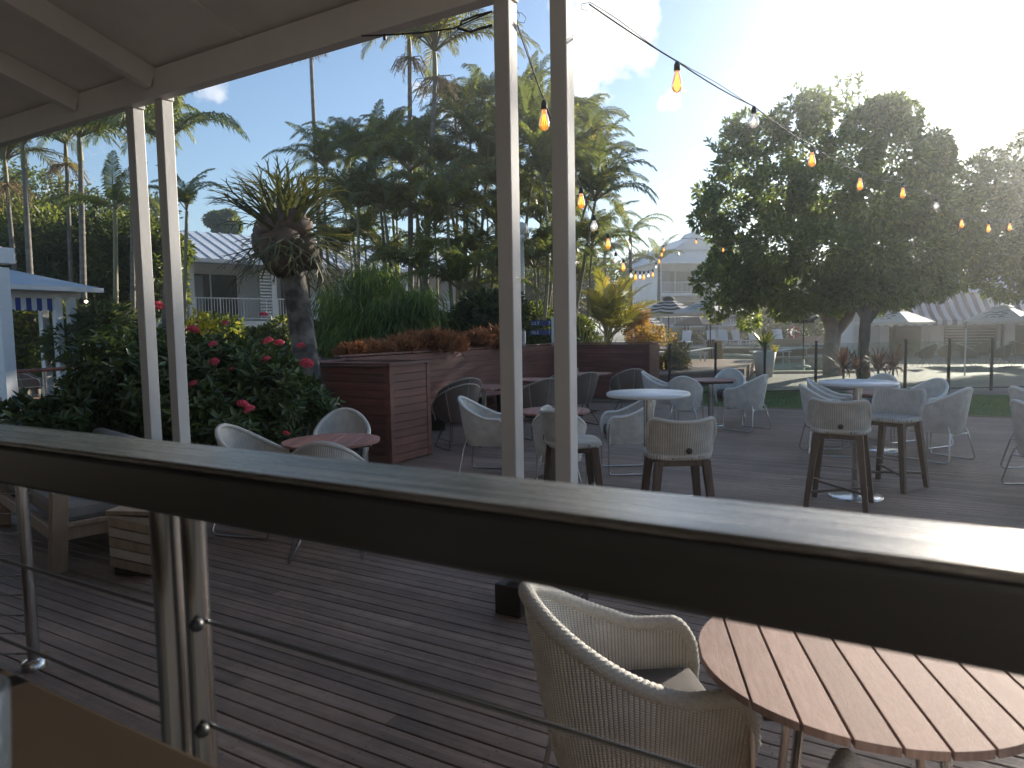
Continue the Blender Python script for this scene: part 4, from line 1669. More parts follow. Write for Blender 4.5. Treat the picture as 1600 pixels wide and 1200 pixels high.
# ================================================================== BUILDINGS
def facade_building(name, label, A, B, zb, floors, fh, roof_h, depth, bays, roof_over=.7, gable=False, slab=.28):
    """A and B: ground points at the ends of the front; local X runs along it, local Y away from us."""
    d = (B - A)
    L = math.hypot(d.x, d.y)
    rz = math.atan2(d.y, d.x)
    t = thing(name, label, 'building', (A.x, A.y, zb), rz)
    Ht = floors * fh
    rec = 1.5
    MB().box((L / 2, rec + (depth - rec) / 2, Ht / 2), (L, depth - rec, Ht)).obj('wall', M_WALL, t)
    bw = L / bays
    for i in range(bays + 1):
        MB().box((min(max(i * bw, .12), L - .12), rec / 2, Ht / 2), (.24, rec, Ht)).obj('dividing_wall', M_WALL, t)
    for f in range(floors):
        z0 = f * fh
        if f:
            MB().box((L / 2, rec / 2 - .05, z0 + .0), (L - .02, rec + .08, slab)).obj('balcony_slab', M_WALL, t)
        for i in range(bays):
            x0 = i * bw
            w = MB().box((x0 + bw * .38, rec - .03, z0 + slab / 2 + 1.08), (bw * .62, .05, 2.1)).obj('window', M_WINDOW, t)
            MB().box((x0 + bw * .36, rec - .075, z0 + slab / 2 + 1.08), (.06, .03, 2.1)).obj('mullion', M_WALL, w)
            MB().box((x0 + bw * .20, rec - .062, z0 + slab / 2 + 1.06), (bw * .14, .012, 2.0)).obj('curtain', M_CURTAIN, w)
            if f:
                rl = MB()
                rl.box((x0 + bw / 2, .02, z0 + slab / 2 + 1.0), (bw - .26, .05, .05))
                rl.box((x0 + bw / 2, .02, z0 + slab / 2 + .10), (bw - .26, .04, .04))
                nbal = int((bw - .3) / .125)
                for k in range(nbal + 1):
                    big = k % 8 == 0
                    rl.box((x0 + .15 + k * (bw - .3) / nbal, .02, z0 + slab / 2 + .55), (.05 if big else .022, .03, .9))
                rl.obj('balustrade', M_TABLEW, t)
            # louvred screen beside the pier
            ls = MB()
            for k in range(16):
                ls.box((x0 + bw * .90, .06, z0 + slab / 2 + .10 + k * (fh - slab - .15) / 16), (bw * .16, .05, .075))
            if i % 2 == 1 or gable:
                ls.obj('louvre_screen', M_WALL, t)
    # roof
    o = roof_over
    rf = MB()
    if gable:
        rf.add([(-o, -o, Ht), (L + o, -o, Ht), (L + o, depth + o, Ht), (-o, depth + o, Ht), (L * .30, .6, Ht + roof_h), (L * .30, depth + o, Ht + roof_h)],
               [(0, 1, 4), (1, 2, 5, 4), (2, 3, 5), (3, 0, 4, 5), (3, 2, 1, 0)])
        rf.add([(L * .30 - 1.6, -.3, Ht + roof_h * .45), (L * .30 + 1.6, -.3, Ht + roof_h * .45), (L * .30, -.3, Ht + roof_h + .35), (L * .30 - 1.6, 2.6, Ht + roof_h * .45), (L * .30 + 1.6, 2.6, Ht + roof_h * .45), (L * .30, 2.6, Ht + roof_h + .35)],
               [(0, 1, 2), (5, 4, 3), (1, 4, 5, 2), (0, 2, 5, 3)])
    else:
        rf.add([(-o, -o, Ht - .02), (L + o, -o, Ht - .02), (L + o, depth / 2, Ht + roof_h), (-o, depth / 2, Ht + roof_h), (L + o, depth + o, Ht - .02), (-o, depth + o, Ht - .02)],
               [(0, 1, 2, 3), (3, 2, 4, 5), (1, 4, 2), (0, 3, 5), (5, 4, 1, 0)])
    r_ = rf.obj('roof', M_ROOF, t)
    rb = MB()
    nrib = int(L / .5)
    for k in range(nrib):
        x = -o + .2 + k * (L + 2 * o - .4) / nrib
        if gable:
            continue
        rb.bar((x, -o, Ht + .0), (x, depth / 2, Ht + roof_h + .02), .05, .04)
    if not gable:
        rb.obj('roof_ribs', M_ROOF, r_)
    MB().box((L / 2, -o + .0, Ht - .07), (L + 2 * o, .06, .16)).obj('gutter', M_WALL, t)
    return t


A = D(150, 500, 27.5)
B = D(720, 500, 40)
facade_building('guest_wing', 'white two-storey guest wing with pale metal roof and balcony railings', A, B, -.72, 2, 2.75, 1.75, 8, 5)
A = D(1030, 500, 66)
B = D(1215, 500, 68)
facade_building('guest_block', 'white three-storey guest block with gabled roof, behind the pool umbrellas', A, B, -1.3, 3, 2.95, 2.6, 9, 2, gable=True)

# low restaurant building with the striped awning
A = D(1338, 500, 36)
B = D(1720, 500, 33)
d = B - A
L = math.hypot(d.x, d.y)
rb_ = thing('pool_restaurant', 'low white restaurant building with a long blue and white striped awning', 'building', (A.x, A.y, -.75), math.atan2(d.y, d.x))
MB().box((L / 2, 3.0, 1.75), (L, 4.4, 3.5)).obj('wall', M_WALL, rb_)
for i, (u0, u1, z0, z1, M) in enumerate(((.02, .06, .9, 1.7, M_WINDOW), (.16, .30, .0, 2.1, M_WINDOW), (.40, .62, .75, 2.1, M_WINDOW), (.68, .98, 0, 2.1, M_WINDOW))):
    w = MB().box((L * (u0 + u1) / 2, .78, (z0 + z1) / 2), (L * (u1 - u0), .06, z1 - z0)).obj('opening', M, rb_)
    if i == 2:
        lv = MB()
        for k in range(9):
            lv.box((L * (u0 + u1) / 2, .72, z0 + .1 + k * .145), (L * (u1 - u0) * .96, .05, .05))
        lv.obj('louvre', M_CURTAIN, w)
for u in (.0, .12, .34, .65, .84):
    MB().box((L * u + .15, .55, 1.05), (.42, .3, 2.1)).obj('column', M_WALL, rb_, bevel=.02)
for u in (.43, .545):
    MB().box((L * u, .66, .42), (L * .08, .04, .82)).obj('counter_panel', M_CURTAIN, rb_)
aw = MB()
pr = [(.85, 3.75), (.35, 3.35), (-.15, 2.95), (-.75, 2.60), (-1.15, 2.44), (-1.2, 2.42), (-1.21, 2.18)]
vs = [(0, y, z) for y, z in pr] + [(L + .2, y, z) for y, z in pr]
n = len(pr)
aw.add(vs, [(i, i + 1, n + i + 1, n + i) for i in range(n - 1)], 0, True)
aw.obj('awning', ST_AWN, rb_, loc=(0, 0, 0))
rf = MB()
rf.add([(-.6, .6, 3.78), (L + .6, .6, 3.78), (L + .6, 3.2, 4.9), (-.6, 3.2, 4.9), (L + .6, 5.6, 3.78), (-.6, 5.6, 3.78)], [(0, 1, 2, 3), (3, 2, 4, 5), (1, 4, 2), (0, 3, 5), (5, 4, 1, 0)])
rf.obj('roof', M_ROOF, rb_)
# dining chairs outside it
flr = [False]
for i, (px, d_, an) in enumerate(((1412, 27, 60), (1447, 25.5, 200), (1480, 27, 130), (1512, 25, 20), (1536, 27, 240), (1566, 25, 150), (1592, 26.5, 60))):
    q = D(px, 560, d_)
    dup(br, (q.x, q.y, -.075), R(an - 90), 'shaded dining chair behind the glass fence, %s from the left' % ORD[i], 'dining chairs by the restaurant')
q = D(1508, 560, 21.5)
lpole = thing('slim_pole', 'slim white pole with a small lamp, behind the glass fence at right', 'pole', (q.x, q.y, -.075))
MB().lathe([(.022, 0), (.022, 1.45)], 10).obj('shaft', M_TABLEW, lpole)
MB().lathe([(.03, 1.45), (.05, 1.47), (.05, 1.52), (.03, 1.55), (.03, 1.66), (.001, 1.68)], 12).obj('lamp_head', M_CREAM, lpole)

# ---- gazebo at the far left
A = D(-40, 500, 15.6)
B = D(116, 500, 17.6)
d = B - A
GL = math.hypot(d.x, d.y)
gz = thing('garden_pavilion', 'small white garden pavilion with corrugated roof and striped valance at left', 'pavilion', (A.x, A.y, -.05), math.atan2(d.y, d.x))
GD = 3.0
MB().box((GL / 2, GD / 2 - .6, -.02), (GL + .8, GD + 2.2, .16)).obj('floor', M_PAVEDECK, gz)
for (x, y) in ((.0, 0), (GL - .40, 0), (GL - .06, .0), (GL - .2, .9), (0, GD), (GL - .1, GD)):
    MB().box((x, y, 1.32), (.17, .17, 2.6)).obj('post', M_TABLEW, gz, bevel=.01)
MB().box((GL / 2 - .1, 0, 2.68), (GL + .5, .16, .22)).obj('beam', M_WHITE, gz)
MB().box((GL / 2 - .1, GD, 2.68), (GL + .5, .16, .22)).obj('beam', M_WHITE, gz)
rf = MB()
n = 60
xs = [-.5 + (GL + .9) * i / n for i in range(n + 1)]
vs = []
for f in (0, 1):
    for i, x in enumerate(xs):
        vs.append((x - (1.8 * f if x > GL * .5 else 0) * (x / (GL + .4)), -.45 + f * 2.0, 2.84 + f * .62 + .018 * math.sin(i * PI / 1.0 + .5 * PI)))
rf.add(vs, [(i, i + 1, n + 2 + i, n + 1 + i) for i in range(n)])
rf.add([(GL + .4, -.45, 2.83), (GL + .4, GD + .45, 2.83), (GL - 1.4, 1.55, 3.46)], [(0, 1, 2)])
rf.obj('roof', M_ROOF, gz)
MB().box((GL / 2, -.47, 2.79), (GL + .95, .09, .11)).obj('gutter', M_WALL, gz)
va = MB()
nn = 48
x0, x1 = .1, GL - .50
vs = []
for i in range(nn + 1):
    x = x0 + (x1 - x0) * i / nn
    vs += [(x, -.06, 2.57), (x, -.06, 2.28 + .025 * math.cos(i * PI / 2))]
va.add(vs, [(2 * i, 2 * i + 2, 2 * i + 3, 2 * i + 1) for i in range(nn)])
va.obj('valance', ST_VAL, gz)
va = MB()
va.add([(x, y + GD, z - .08) for x, y, z in vs], [(2 * i, 2 * i + 2, 2 * i + 3, 2 * i + 1) for i in range(nn)])
va.obj('valance', ST_VAL, gz)
lm = MB()
lm.lathe([(.001, -.06), (.06, -.03), (.07, .05), (.04, .1)], 14)
l_ = lm.obj('wall_lamp', M_BLACK, gz, loc=(GL + .18, -.05, 2.52))
MB().lathe([(.001, -.045), (.045, 0), (.001, .045)], 12).obj('lamp_bulb', FILW, l_, loc=(.09, -.05, .0))
la = MB()
la.tube([(-.55, 0, .42), (.55, 0, .42), (0, 0, 0), (-.55, 0, .42)], .018, 6)
l_ = la.obj('roof_lamp', M_CREAM, gz, loc=(GL - 1.35, 1.4, 3.45))
MB().lathe([(.001, -.09), (.1, 0), (.09, .08), (.02, .12)], 12).obj('lamp_globe', M_CONC, l_, loc=(0, 0, .1))
gr = thing('terrace_handrail', 'red-brown handrail with thin wires in front of the pavilion', 'railing', (A.x, A.y, -.05), math.atan2(d.y, d.x))
MB().tube([(-1.5, -1.4, .92), (GL - .2, -1.4, .92)], .045, 10).obj('top_rail', M_RED, gr)
MB().tube([(.2, GD - .1, 1.12), (GL - .2, GD - .1, 1.12)], .03, 8).obj('top_rail', M_TEAK, gr)
for z in (.2, .38, .56, .74):
    MB().tube([(-1.5, -1.4, z), (GL - .2, -1.4, z)], .007, 5).obj('wire', M_STEEL, gr)
for x in (-1.4, .6, 2.4, GL - .2):
    MB().tube([(x, -1.4, 0), (x, -1.4, .92)], .025, 8).obj('post', M_TEAK, gr)
q = D(48, 600, 16.3)
dup(br, (q.x, q.y, .04), R(60 - 90), 'grey-brown chair standing inside the white pavilion', 'brown shell chairs along the planter wall')
q = D(7, 500, 13.2)
wp = thing('white_gate_post', 'thick white square post with a block cap at the left edge', 'post', (q.x, q.y, -.05))
MB().box((0, 0, 1.45), (.20, .20, 3.0)).obj('shaft', M_TABLEW, wp, bevel=.01)
MB().box((0, 0, 3.16), (.36, .36, .30)).obj('cap', M_TABLEW, wp, bevel=.02)

# ---- lamp post and direction sign behind the planter wall
q = D(817, 500, 17.5)
lpst = thing('lamp_post', 'slim white lamp post with round globe behind the planter', 'lamp post', (q.x, q.y, -.1))
MB().lathe([(.065, 0), (.055, 3.9), (.08, 3.92), (.08, 3.98), (.03, 4.0)], 14).obj('shaft', M_TABLEW, lpst)
MB().lathe([(.05, 4.0), (.13, 4.08), (.15, 4.17), (.12, 4.27), (.001, 4.32)], 16).obj('globe', M_CONC, lpst)
q = D(864, 510, 16.6)
sg = thing('direction_sign', 'blue direction sign boards with white lettering on a white post', 'sign', (q.x, q.y, -.1), YAW)
MB().box((0, 0, .98), (.075, .06, 1.96)).obj('post', M_TABLEW, sg)
for z, w, tx, num in ((1.82, .52, 'LILY', '3'), (1.60, .52, 'ISLE', '1')):
    b = MB().box((-.04 - w / 2, -.045, z), (w, .02, .125)).obj('board', M_BLUE, sg)
    for s_, xo in ((tx, -.03 - w + .04), (num, -.115)):
        cu = bpy.data.curves.new('lettering', 'FONT')
        cu.body = s_
        cu.size = .105
        cu.extrude = .002
        ob = bpy.data.objects.new('tmp', cu)
        me = bpy.data.meshes.new_from_object(ob)
        bpy.data.objects.remove(ob)
        me.materials.append(M_WTEXT)
        lt = mobj('lettering', me, b, (xo, -.058, z - .038))
        lt.rotation_euler = (R(90), 0, 0)

# ================================================================== VEGETATION
def frond_mesh(name, L, a0, droop, nl, ll, lw, M, hang=.5, vee=.35, seed=0, stalk=.16):
    """Feather palm frond growing along +Y: arching rachis and two ranks of drooping leaflets."""
    rnd = random.Random(seed)
    N = 22
    pts, tans = [], []
    p = Vector((0, 0, 0))
    for i in range(N + 1):
        t = i / N
        th = a0 - droop * t ** 1.35
        d = Vector((0, math.cos(th), math.sin(th)))
        pts.append(p.copy())
        tans.append(d)
        p += d * L / N
    mb = MB()
    mb.tube(pts, [max(.022 * L / 2 * (1 - i / N) ** .8, .003) for i in range(N + 1)], 4, 1)
    for i in range(nl):
        t = stalk + (1 - stalk) * (i + .5) / nl
        k = t * N
        j = min(int(k), N - 1)
        q = pts[j].lerp(pts[j + 1], k - j)
        d = tans[j]
        nrm = Vector((1, 0, 0)).cross(d)
        l0 = ll * (math.sin(PI * min(.16 + .80 * t, 1)) ** .7) * (.85 if t < .25 else 1)
        for sx in (-1, 1):
            l = l0 * rnd.uniform(.85, 1.12)
            sd = (Vector((sx, 0, 0)) * (1 - .55 * t) + d * (.45 + .6 * t) + nrm * vee * rnd.uniform(.3, 1.2)).normalized()
            w = lw * rnd.uniform(.8, 1.15)
            b = d
            c0 = q
            c1 = q + sd * l * .5 + Vector((0, 0, -hang * l * .16))
            c2 = q + sd * l * (.93 - .3 * hang) + Vector((0, 0, -hang * l * rnd.uniform(.45, .75)))
            vs = [c0 - b * w * .3, c0 + b * w * .3, c1 + b * w * .5, c1 - b * w * .5, c2]
            mb.add(vs, [(0, 1, 2, 3), (3, 2, 4)], 0)
    return mb.mesh(name, [M, M_STEMG])


def fronds(key, M, L=2.2, lw=.040, ll=.60, nl=54, hang=.6):
    return [frond_mesh('frond_' + key, L, R(a), R(dr), nl, ll, lw, M, hang, seed=i) for i, (a, dr) in enumerate(((62, 95), (48, 105), (70, 120), (35, 85), (80, 70)))]


FR_G = fronds('green', L_PALM)
FR_D = fronds('dark', L_PALMD)
FR_Y = fronds('sunny', L_PALMY, L=2.6, ll=.62, lw=.05, nl=40, hang=.55)
FR_T = fronds('tall', L_PALM, L=2.5, ll=.6, lw=.05, nl=38, hang=.7)


def palm(base, top, FR, nf, label, r=.07, size=1.0, cane=False, group=None, bloom=False, bend=.0, name='palm_tree', tilt=0.0, low=False):
    """Tree of a ringed trunk and separate fronds."""
    base, top = Vector(base), Vector(top)
    t = thing(name, label, 'palm', base, 0, group)
    v = top - base
    side = Vector((random.uniform(-1, 1), random.uniform(-1, 1), 0)) * bend
    pts = []
    n = 10
    for i in range(n + 1):
        f = i / n
        pts.append(v * f + side * math.sin(PI * f))
    mb = MB()
    mb.tube(pts, [r * (1.25 - .5 * i / n) for i in range(n + 1)], 8)
    mb.obj('trunk', M_STEMG if cane else M_BARK, t)
    if not cane:
        cs = MB()
        cs.tube([v * .995, v + Vector((0, 0, .35 * size)), v + Vector((0, 0, .75 * size))], [r * .95, r * .85, r * .35], 8)
        cs.obj('crownshaft', M_STEMG, t)
    a0 = random.uniform(0, 6.28)
    for i in range(nf):
        o = mobj('frond', FR[(i * 2 + random.randint(0, 1)) % len(FR)], t, v + Vector((0, 0, (0 if cane else .55) * size)))
        s = size * random.uniform(.8, 1.12)
        o.scale = (s, s, s)
        o.rotation_euler = (random.uniform(-.15, .15) + tilt, random.uniform(-.2, .2), a0 + i * 2.39996)
    if bloom:
        bl = MB()
        for i in range(46):
            a = random.uniform(0, 2 * PI)
            dd = Vector((math.cos(a), math.sin(a), random.uniform(-.9, .1)))
            l = random.uniform(.35, .75) * size
            p0 = v + Vector((0, 0, -.02))
            p1 = p0 + dd * l * .6
            p2 = p1 + Vector((dd.x * .3, dd.y * .3, -.55)) * l
            bl.tube([p0, p1, p2], .011, 3, cap=False)
            for k in range(3):
                e = Vector((random.uniform(-1, 1), random.uniform(-1, 1), random.uniform(-1, .2))) * .16
                bl.tube([p1.lerp(p2, k / 3), p1.lerp(p2, k / 3) + e], .006, 3, cap=False)
        bl.obj('flower_spray', L_FLOWERW, t)
    return t


def palm_px(px_top, py_top, px_b, py_b, d, FR, nf, label, **k):
    top = D(px_top, py_top, d)
    b = D(px_b, py_b, d)
    return palm((b.x, b.y, -.16), top, FR, nf, label, **k)


random.seed(5)
GT = 'tall palms rising over the garden'
palm_px(485, 70, 507, 540, 26, FR_T, 15, 'tall slender palm whose bare trunk crosses the open sky left of centre', r=.085, size=1.05, bloom=True, group=GT)
palm_px(640, 88, 641, 540, 21, FR_Y, 16, 'tall palm with hanging flower spray, left of the pair near the twin posts', r=.08, size=1.0, bloom=True, group=GT)
palm_px(680, 118, 655, 540, 19.5, FR_Y, 22, 'tall palm with sunlit yellow-green crown, right of the pair near the twin posts', r=.075, size=1.18, bloom=True, group=GT)
for i, (px, py, pb, d, F_) in enumerate(((10, 285, 36, 21, FR_Y), (38, 262, 52, 20, FR_T), (104, 255, 114, 23, FR_T), (126, 250, 129, 20, FR_Y), (206, 232, 205, 22, FR_T), (264, 262, 250, 19, FR_T))):
    palm_px(px, py, pb, 545, d, F_, 17, 'tall grey-trunked palm at the left under the eave, %s from the left' % ORD[i], r=.075 if d != 20 else .09, size=1.15, bloom=(i in (0, 2)), group=GT)
palm_px(292, 330, 284, 560, 17, FR_G, 10, 'small feathery palm in front of the guest wing roof, beside the second post', r=.05, size=.62, cane=True, bend=.2)
# the central grove
GC = 'clumping palms of the central grove'
grove = [(508, 262, 560, 22), (545, 238, 585, 23), (585, 255, 600, 21), (612, 232, 640, 24), (640, 268, 650, 20), (668, 215, 690, 23), (690, 262, 700, 20), (712, 182, 712, 24), (735, 225, 722, 21),
         (752, 165, 735, 25), (762, 262, 742, 20), (784, 300, 760, 19), (800, 190, 770, 23), (826, 165, 800, 25), (838, 230, 812, 20), (850, 285, 828, 18.5), (868, 200, 840, 23), (896, 262, 858, 20), (912, 205, 850, 25),
         (935, 262, 872, 22), (930, 315, 880, 19.5), (600, 330, 630, 18.5), (700, 335, 725, 18), (560, 325, 590, 19)]
grove.sort()
for i, (px, py, pb, d) in enumerate(grove):
    palm_px(px, py, pb, 545, d, FR_D if i % 3 else FR_G, 19, 'slender clumping palm of the central grove, %s crown from the left' % ORD[i], r=.05, size=random.uniform(.78, 1.0), cane=True, bend=.35, group=GC)
# lower skirt of fronds between the stems
young = [(655, 425, 660, 18), (745, 405, 745, 19), (720, 455, 720, 17.5), (835, 420, 835, 18.5), (880, 400, 880, 21), (525, 400, 535, 21), (905, 440, 900, 24), (570, 375, 575, 23), (620, 345, 628, 23), (680, 360, 682, 22),
         (725, 330, 725, 22), (775, 355, 772, 22), (810, 325, 806, 23), (845, 350, 842, 22), (895, 345, 882, 23), (925, 385, 915, 22), (600, 415, 604, 22), (790, 435, 790, 20), (540, 330, 550, 24), (865, 300, 858, 25), (760, 300, 760, 25), (650, 300, 652, 25)]
young.sort()
for i, (px, py, pb, d) in enumerate(young):
    palm_px(px, py, pb, 545, d, FR_D if i % 2 else FR_G, 15, 'young low palm filling the gap between the grove stems, %s from the left' % ORD[i], r=.04, size=.92, cane=True, bend=.15, group='young palms under the grove')
palm_px(985, 385, 985, 560, 31, FR_T, 11, 'palm with windswept fronds left of the three-storey block', r=.10, size=.85)
palm_px(1030, 425, 1028, 555, 44, FR_D, 10, 'dark palm against the wall of the three-storey block', r=.12, size=1.0)
palm_px(945, 420, 948, 555, 36, FR_D, 11, 'dark distant palm behind the string lights', r=.12, size=1.1)
palm_px(180, 330, 178, 560, 19, FR_G, 10, 'low palm left of the first white post, in front of the white wall', r=.07, size=.8, cane=True)
# sunlit palm behind the planter end
FR_F = [frond_mesh('frond_sunlit', 1.35, R(a), R(dr), 26, .46, .036, L_PALMY, .2, vee=.15, seed=20 + i, stalk=.3) for i, (a, dr) in enumerate(((82, 40), (66, 55), (50, 60), (75, 70)))]
q = D(952, 540, 23.0)
t = palm((q.x, q.y, -.1), (q.x, q.y, 1.20), FR_F, 24, 'bright yellow-green feather palm behind the end of the planter wall', r=.06, size=1.62, cane=True, name='sunlit_palm')


# ---- broadleaf crowns
def crown(name, blobs, nl, L, Wd, M, parent, up=.35):
    """Leaves spread through clumps (centre, radius): denser towards each clump's skin."""
    Ps, Ts = [], []
    vol = np.array([b[1] ** 2 for b in blobs])
    cnt = np.maximum((nl * vol / vol.sum()).astype(int), 12)
    for (c, r, fl_), n in zip(blobs, cnt):
        u = runit(n)
        rad = r * rng.uniform(.35, 1.0, n) ** .5
        p = u * rad[:, None] * np.array([1, 1, fl_]) + np.array(c)
        Ps.append(p)
        Ts.append(u + rng.normal(0, .55, (n, 3)) + np.array([0, 0, -.15]))
    P, T = np.concatenate(Ps), np.concatenate(Ts)
    N = runit(len(P)) + np.array([0, 0, up * 2.2])
    o = mobj(name, leaves_mesh(name, P, T, N, L * rng.uniform(.7, 1.2, len(P)), Wd, M, droop=.15), parent)
    return o


def limbs(base, targets, r0, M, parent, name='trunk', fork=.35, jitter=.3):
    """Trunk that forks into limbs reaching into the crown."""
    mb = MB()
    base = Vector(base)
    ctr = Vector(np.mean([list(c) for c in targets], 0))
    f0 = base.lerp(ctr, fork)
    f0.x, f0.y = base.x + (f0.x - base.x) * .5, base.y + (f0.y - base.y) * .5
    mb.tube([base, base.lerp(f0, .5) + Vector((jitter * .12, 0, 0)), f0], [r0 * 1.25, r0, r0 * .85], 10)
    for c in targets:
        c = Vector(c)
        mdl = f0.lerp(c, .5) + Vector((random.uniform(-jitter, jitter), random.uniform(-jitter, jitter), random.uniform(0, jitter)))
        mb.tube([f0 - Vector((0, 0, r0 * .4)), f0.lerp(mdl, .5), mdl, c], [r0 * .55, r0 * .42, r0 * .28, r0 * .06], 7)
    return mb.obj(name, M, parent)


def ell(cx, cy, cz, rx, ry, rz, n, rmin, rmax, shell=.55):
    res = []
    for i in range(n):
        u = runit(1)[0]
        f = rng.uniform(shell, 1.0)
        r = rng.uniform(rmin, rmax)
        res.append(((cx + u[0] * rx * f, cy + u[1] * ry * f, cz + u[2] * rz * f), r, .8))
    return res


def sprigs(parent, name, items, L, Wd, M):
    """Leafy twigs that stick out of a crown: (base, length)."""
    Ps, Ts = [], []
    tw = MB()
    for b, l in items:
        ax = Vector((rng.normal(0, .45), rng.normal(0, .45), 1)).normalized()
        b = Vector(b)
        tw.tube([b - ax * .4, b + ax * l], [.014, .005], 4, cap=False)
        for k in range(22):
            f = rng.uniform(.05, 1.05)
            o_ = Vector(runit(1)[0])
            Ps.append(b + ax * l * f)
            Ts.append(o_ * .9 + ax * .55)
    o_ = tw.obj('twigs', M_BARKT, parent)
    o_['kind'] = 'stuff'
    P, T = np.array([list(p) for p in Ps]), np.array([list(p) for p in Ts])
    mobj(name, leaves_mesh(name, P, T, runit(len(P)), L * rng.uniform(.7, 1.15, len(P)), Wd, M, droop=.15), parent)


# the big ficus at right
random.seed(9)
fb0 = G(1302, 586, -.07)
ft = thing('ficus_tree', 'large spreading broadleaf tree with pale forked trunk on the lawn side of the pool', 'tree', fb0)
dF = (fb0 - CPOS).dot(_fwd)


def rel(px, py, dd=0.0):
    return tuple(D(px, py, dF + dd) - fb0)


blobs = []
for (px, py, dd, r) in ((1135, 330, 0, .95), (1160, 260, 0, .95), (1150, 400, .6, 1.0), (1195, 215, 0, .8), (1220, 300, -1, 1.2), (1215, 385, -1.2, 1.25), (1180, 450, 0, .9), (1145, 460, .5, .6), (1260, 235, 0, 1.0), (1275, 190, .5, .6), (1290, 300, -1.5, 1.4),
                        (1290, 390, -1.8, 1.3), (1250, 450, -.8, 1.1), (1330, 245, -.5, 1.15), (1350, 195, 0, .8), (1385, 180, 0, .75), (1400, 250, -.5, 1.25), (1370, 320, -1.5, 1.45), (1360, 400, -1.6, 1.3), (1320, 450, -.8, .9),
                        (1440, 320, -1, 1.3), (1450, 260, 0, .9), (1470, 235, .4, .5), (1440, 395, -1, 1.2), (1480, 330, 0, 1.1), (1500, 380, 0, 1.0), (1410, 440, -.5, .9), (1130, 415, .3, .6), (1110, 425, .3, .45), (1225, 480, 0, .6), (1200, 430, 1.5, 1.0), (1300, 340, 2.0, 1.8), (1400, 330, 2.0, 1.8), (1230, 330, 2, 1.5),
                        (1340, 420, 2, 1.4), (1160, 480, .2, .35), (1120, 360, .5, .5), (1450, 440, .6, .9)):
    blobs.append((rel(px, py, dd), min(r, 1.25) * .84, .8))
for (px, py, r) in ((1150, 222, .5), (1166, 192, .38), (1142, 200, .25), (1268, 175, .4), (1296, 166, .3), (1384, 170, .45), (1418, 180, .42), (1402, 160, .28), (1468, 218, .32), (1340, 200, .35), (1215, 205, .3), (1100, 300, .3), (1092, 345, .3), (1098, 440, .35), (1120, 480, .4), (1170, 500, .35)):
    blobs.append((rel(px, py, rng.uniform(-.6, .6)), r, 1.0))
# loose sprigs that break the outline
for i in range(46):
    a = rng.uniform(0, 2 * PI)
    px, py = 1305 + 195 * math.cos(a) * rng.uniform(.92, 1.06), 322 + 158 * math.sin(a) * rng.uniform(.95, 1.08)
    blobs.append((rel(px, py, rng.uniform(-1, 1)), rng.uniform(.22, .42), 1.0))
crown('crown', blobs, 56000, .20, .085, L_FICUS, ft)
sprigs(ft, 'outer_twigs', [(rel(1305 + 200 * math.cos(a) * f, 325 + 165 * math.sin(a) * f, rng.uniform(-2, 2)), rng.uniform(.5, 1.0)) for a, f in [(rng.uniform(PI * .95, 2.05 * PI), rng.uniform(.80, 1.04)) for _ in range(60)]], .19, .075, L_FICUS)
tr = MB()
for pts, rs in (([(1302, 590), (1297, 550), (1300, 515), (1284, 478), (1262, 440), (1240, 390)], [.33, .24, .21, .17, .12, .05]), ([(1300, 560), (1306, 520), (1325, 498), (1340, 465), (1350, 410), (1355, 340)], [.20, .18, .15, .14, .10, .04]),
                ([(1300, 520), (1296, 470), (1300, 420), (1300, 330)], [.15, .14, .1, .04]), ([(1284, 478), (1235, 450), (1190, 420), (1160, 380)], [.12, .09, .07, .03]), ([(1340, 465), (1390, 430), (1430, 380), (1460, 330)], [.12, .09, .07, .03]),
                ([(1262, 440), (1230, 370), (1200, 300), (1180, 240)], [.08, .07, .05, .02]), ([(1350, 410), (1380, 330), (1395, 250)], [.08, .06, .02])):
    tr.tube([rel(*p) for p in pts], rs, 9)
tr.obj('trunk', M_BARKP, ft)

# second tree, at the right edge
fb1 = D(1350, 600, 21)
fb1.z = -.07
ft2 = thing('garden_tree', 'darker tree with straight brown trunk just right of the large forked tree', 'tree', fb1)
d2 = (fb1 - CPOS).dot(_fwd)
rel2 = lambda px, py, dd=0.0: tuple(D(px, py, d2 + dd) - fb1)
bl2 = [(rel2(px, py, dd), r, .85) for (px, py, dd, r) in ((1385, 455, 0, .7), (1330, 455, 0, .6), (1420, 450, .5, .6), (1360, 425, .8, .9), (1460, 445, .6, .6), (1300, 470, .4, .5))]
crown('crown', bl2, 7000, .15, .065, L_FICUS, ft2)
tr = MB()
tr.tube([rel2(1350, 605), rel2(1349, 560), rel2(1352, 500), rel2(1358, 430)], [.20, .17, .15, .08], 9)
tr.tube([rel2(1352, 510), rel2(1380, 470), rel2(1400, 440)], [.1, .07, .03], 7)
tr.tube([rel2(1352, 500), rel2(1332, 470), rel2(1320, 440)], [.1, .07, .03], 7)
tr.obj('trunk', M_BARKK, ft2)

# unseen tall trees added right of the frame to keep the sun off the deck
for x_, y_, lab in ((10.8, 60, 'nearer the view'), (18.6, 61.5, 'farther out')):
    ot = thing('added_shade_tree', 'tall broadleaf tree added unseen past the right edge to shade the deck, %s' % lab, 'tree', (x_, y_, -.16), 0, 'shading trees added outside the right edge')
    crown('crown', ell(0, 0, 15.5, 3.2, 3.2, 6.0, 44, 1.2, 1.8, .25), 16000, .42, .2, L_FICUS, ot)
    limbs((0, 0, 0), [(1.5, 0, 12), (-1.5, .5, 13), (0, 1.5, 16), (.3, -1.5, 15)], .38, M_BARKT, ot)

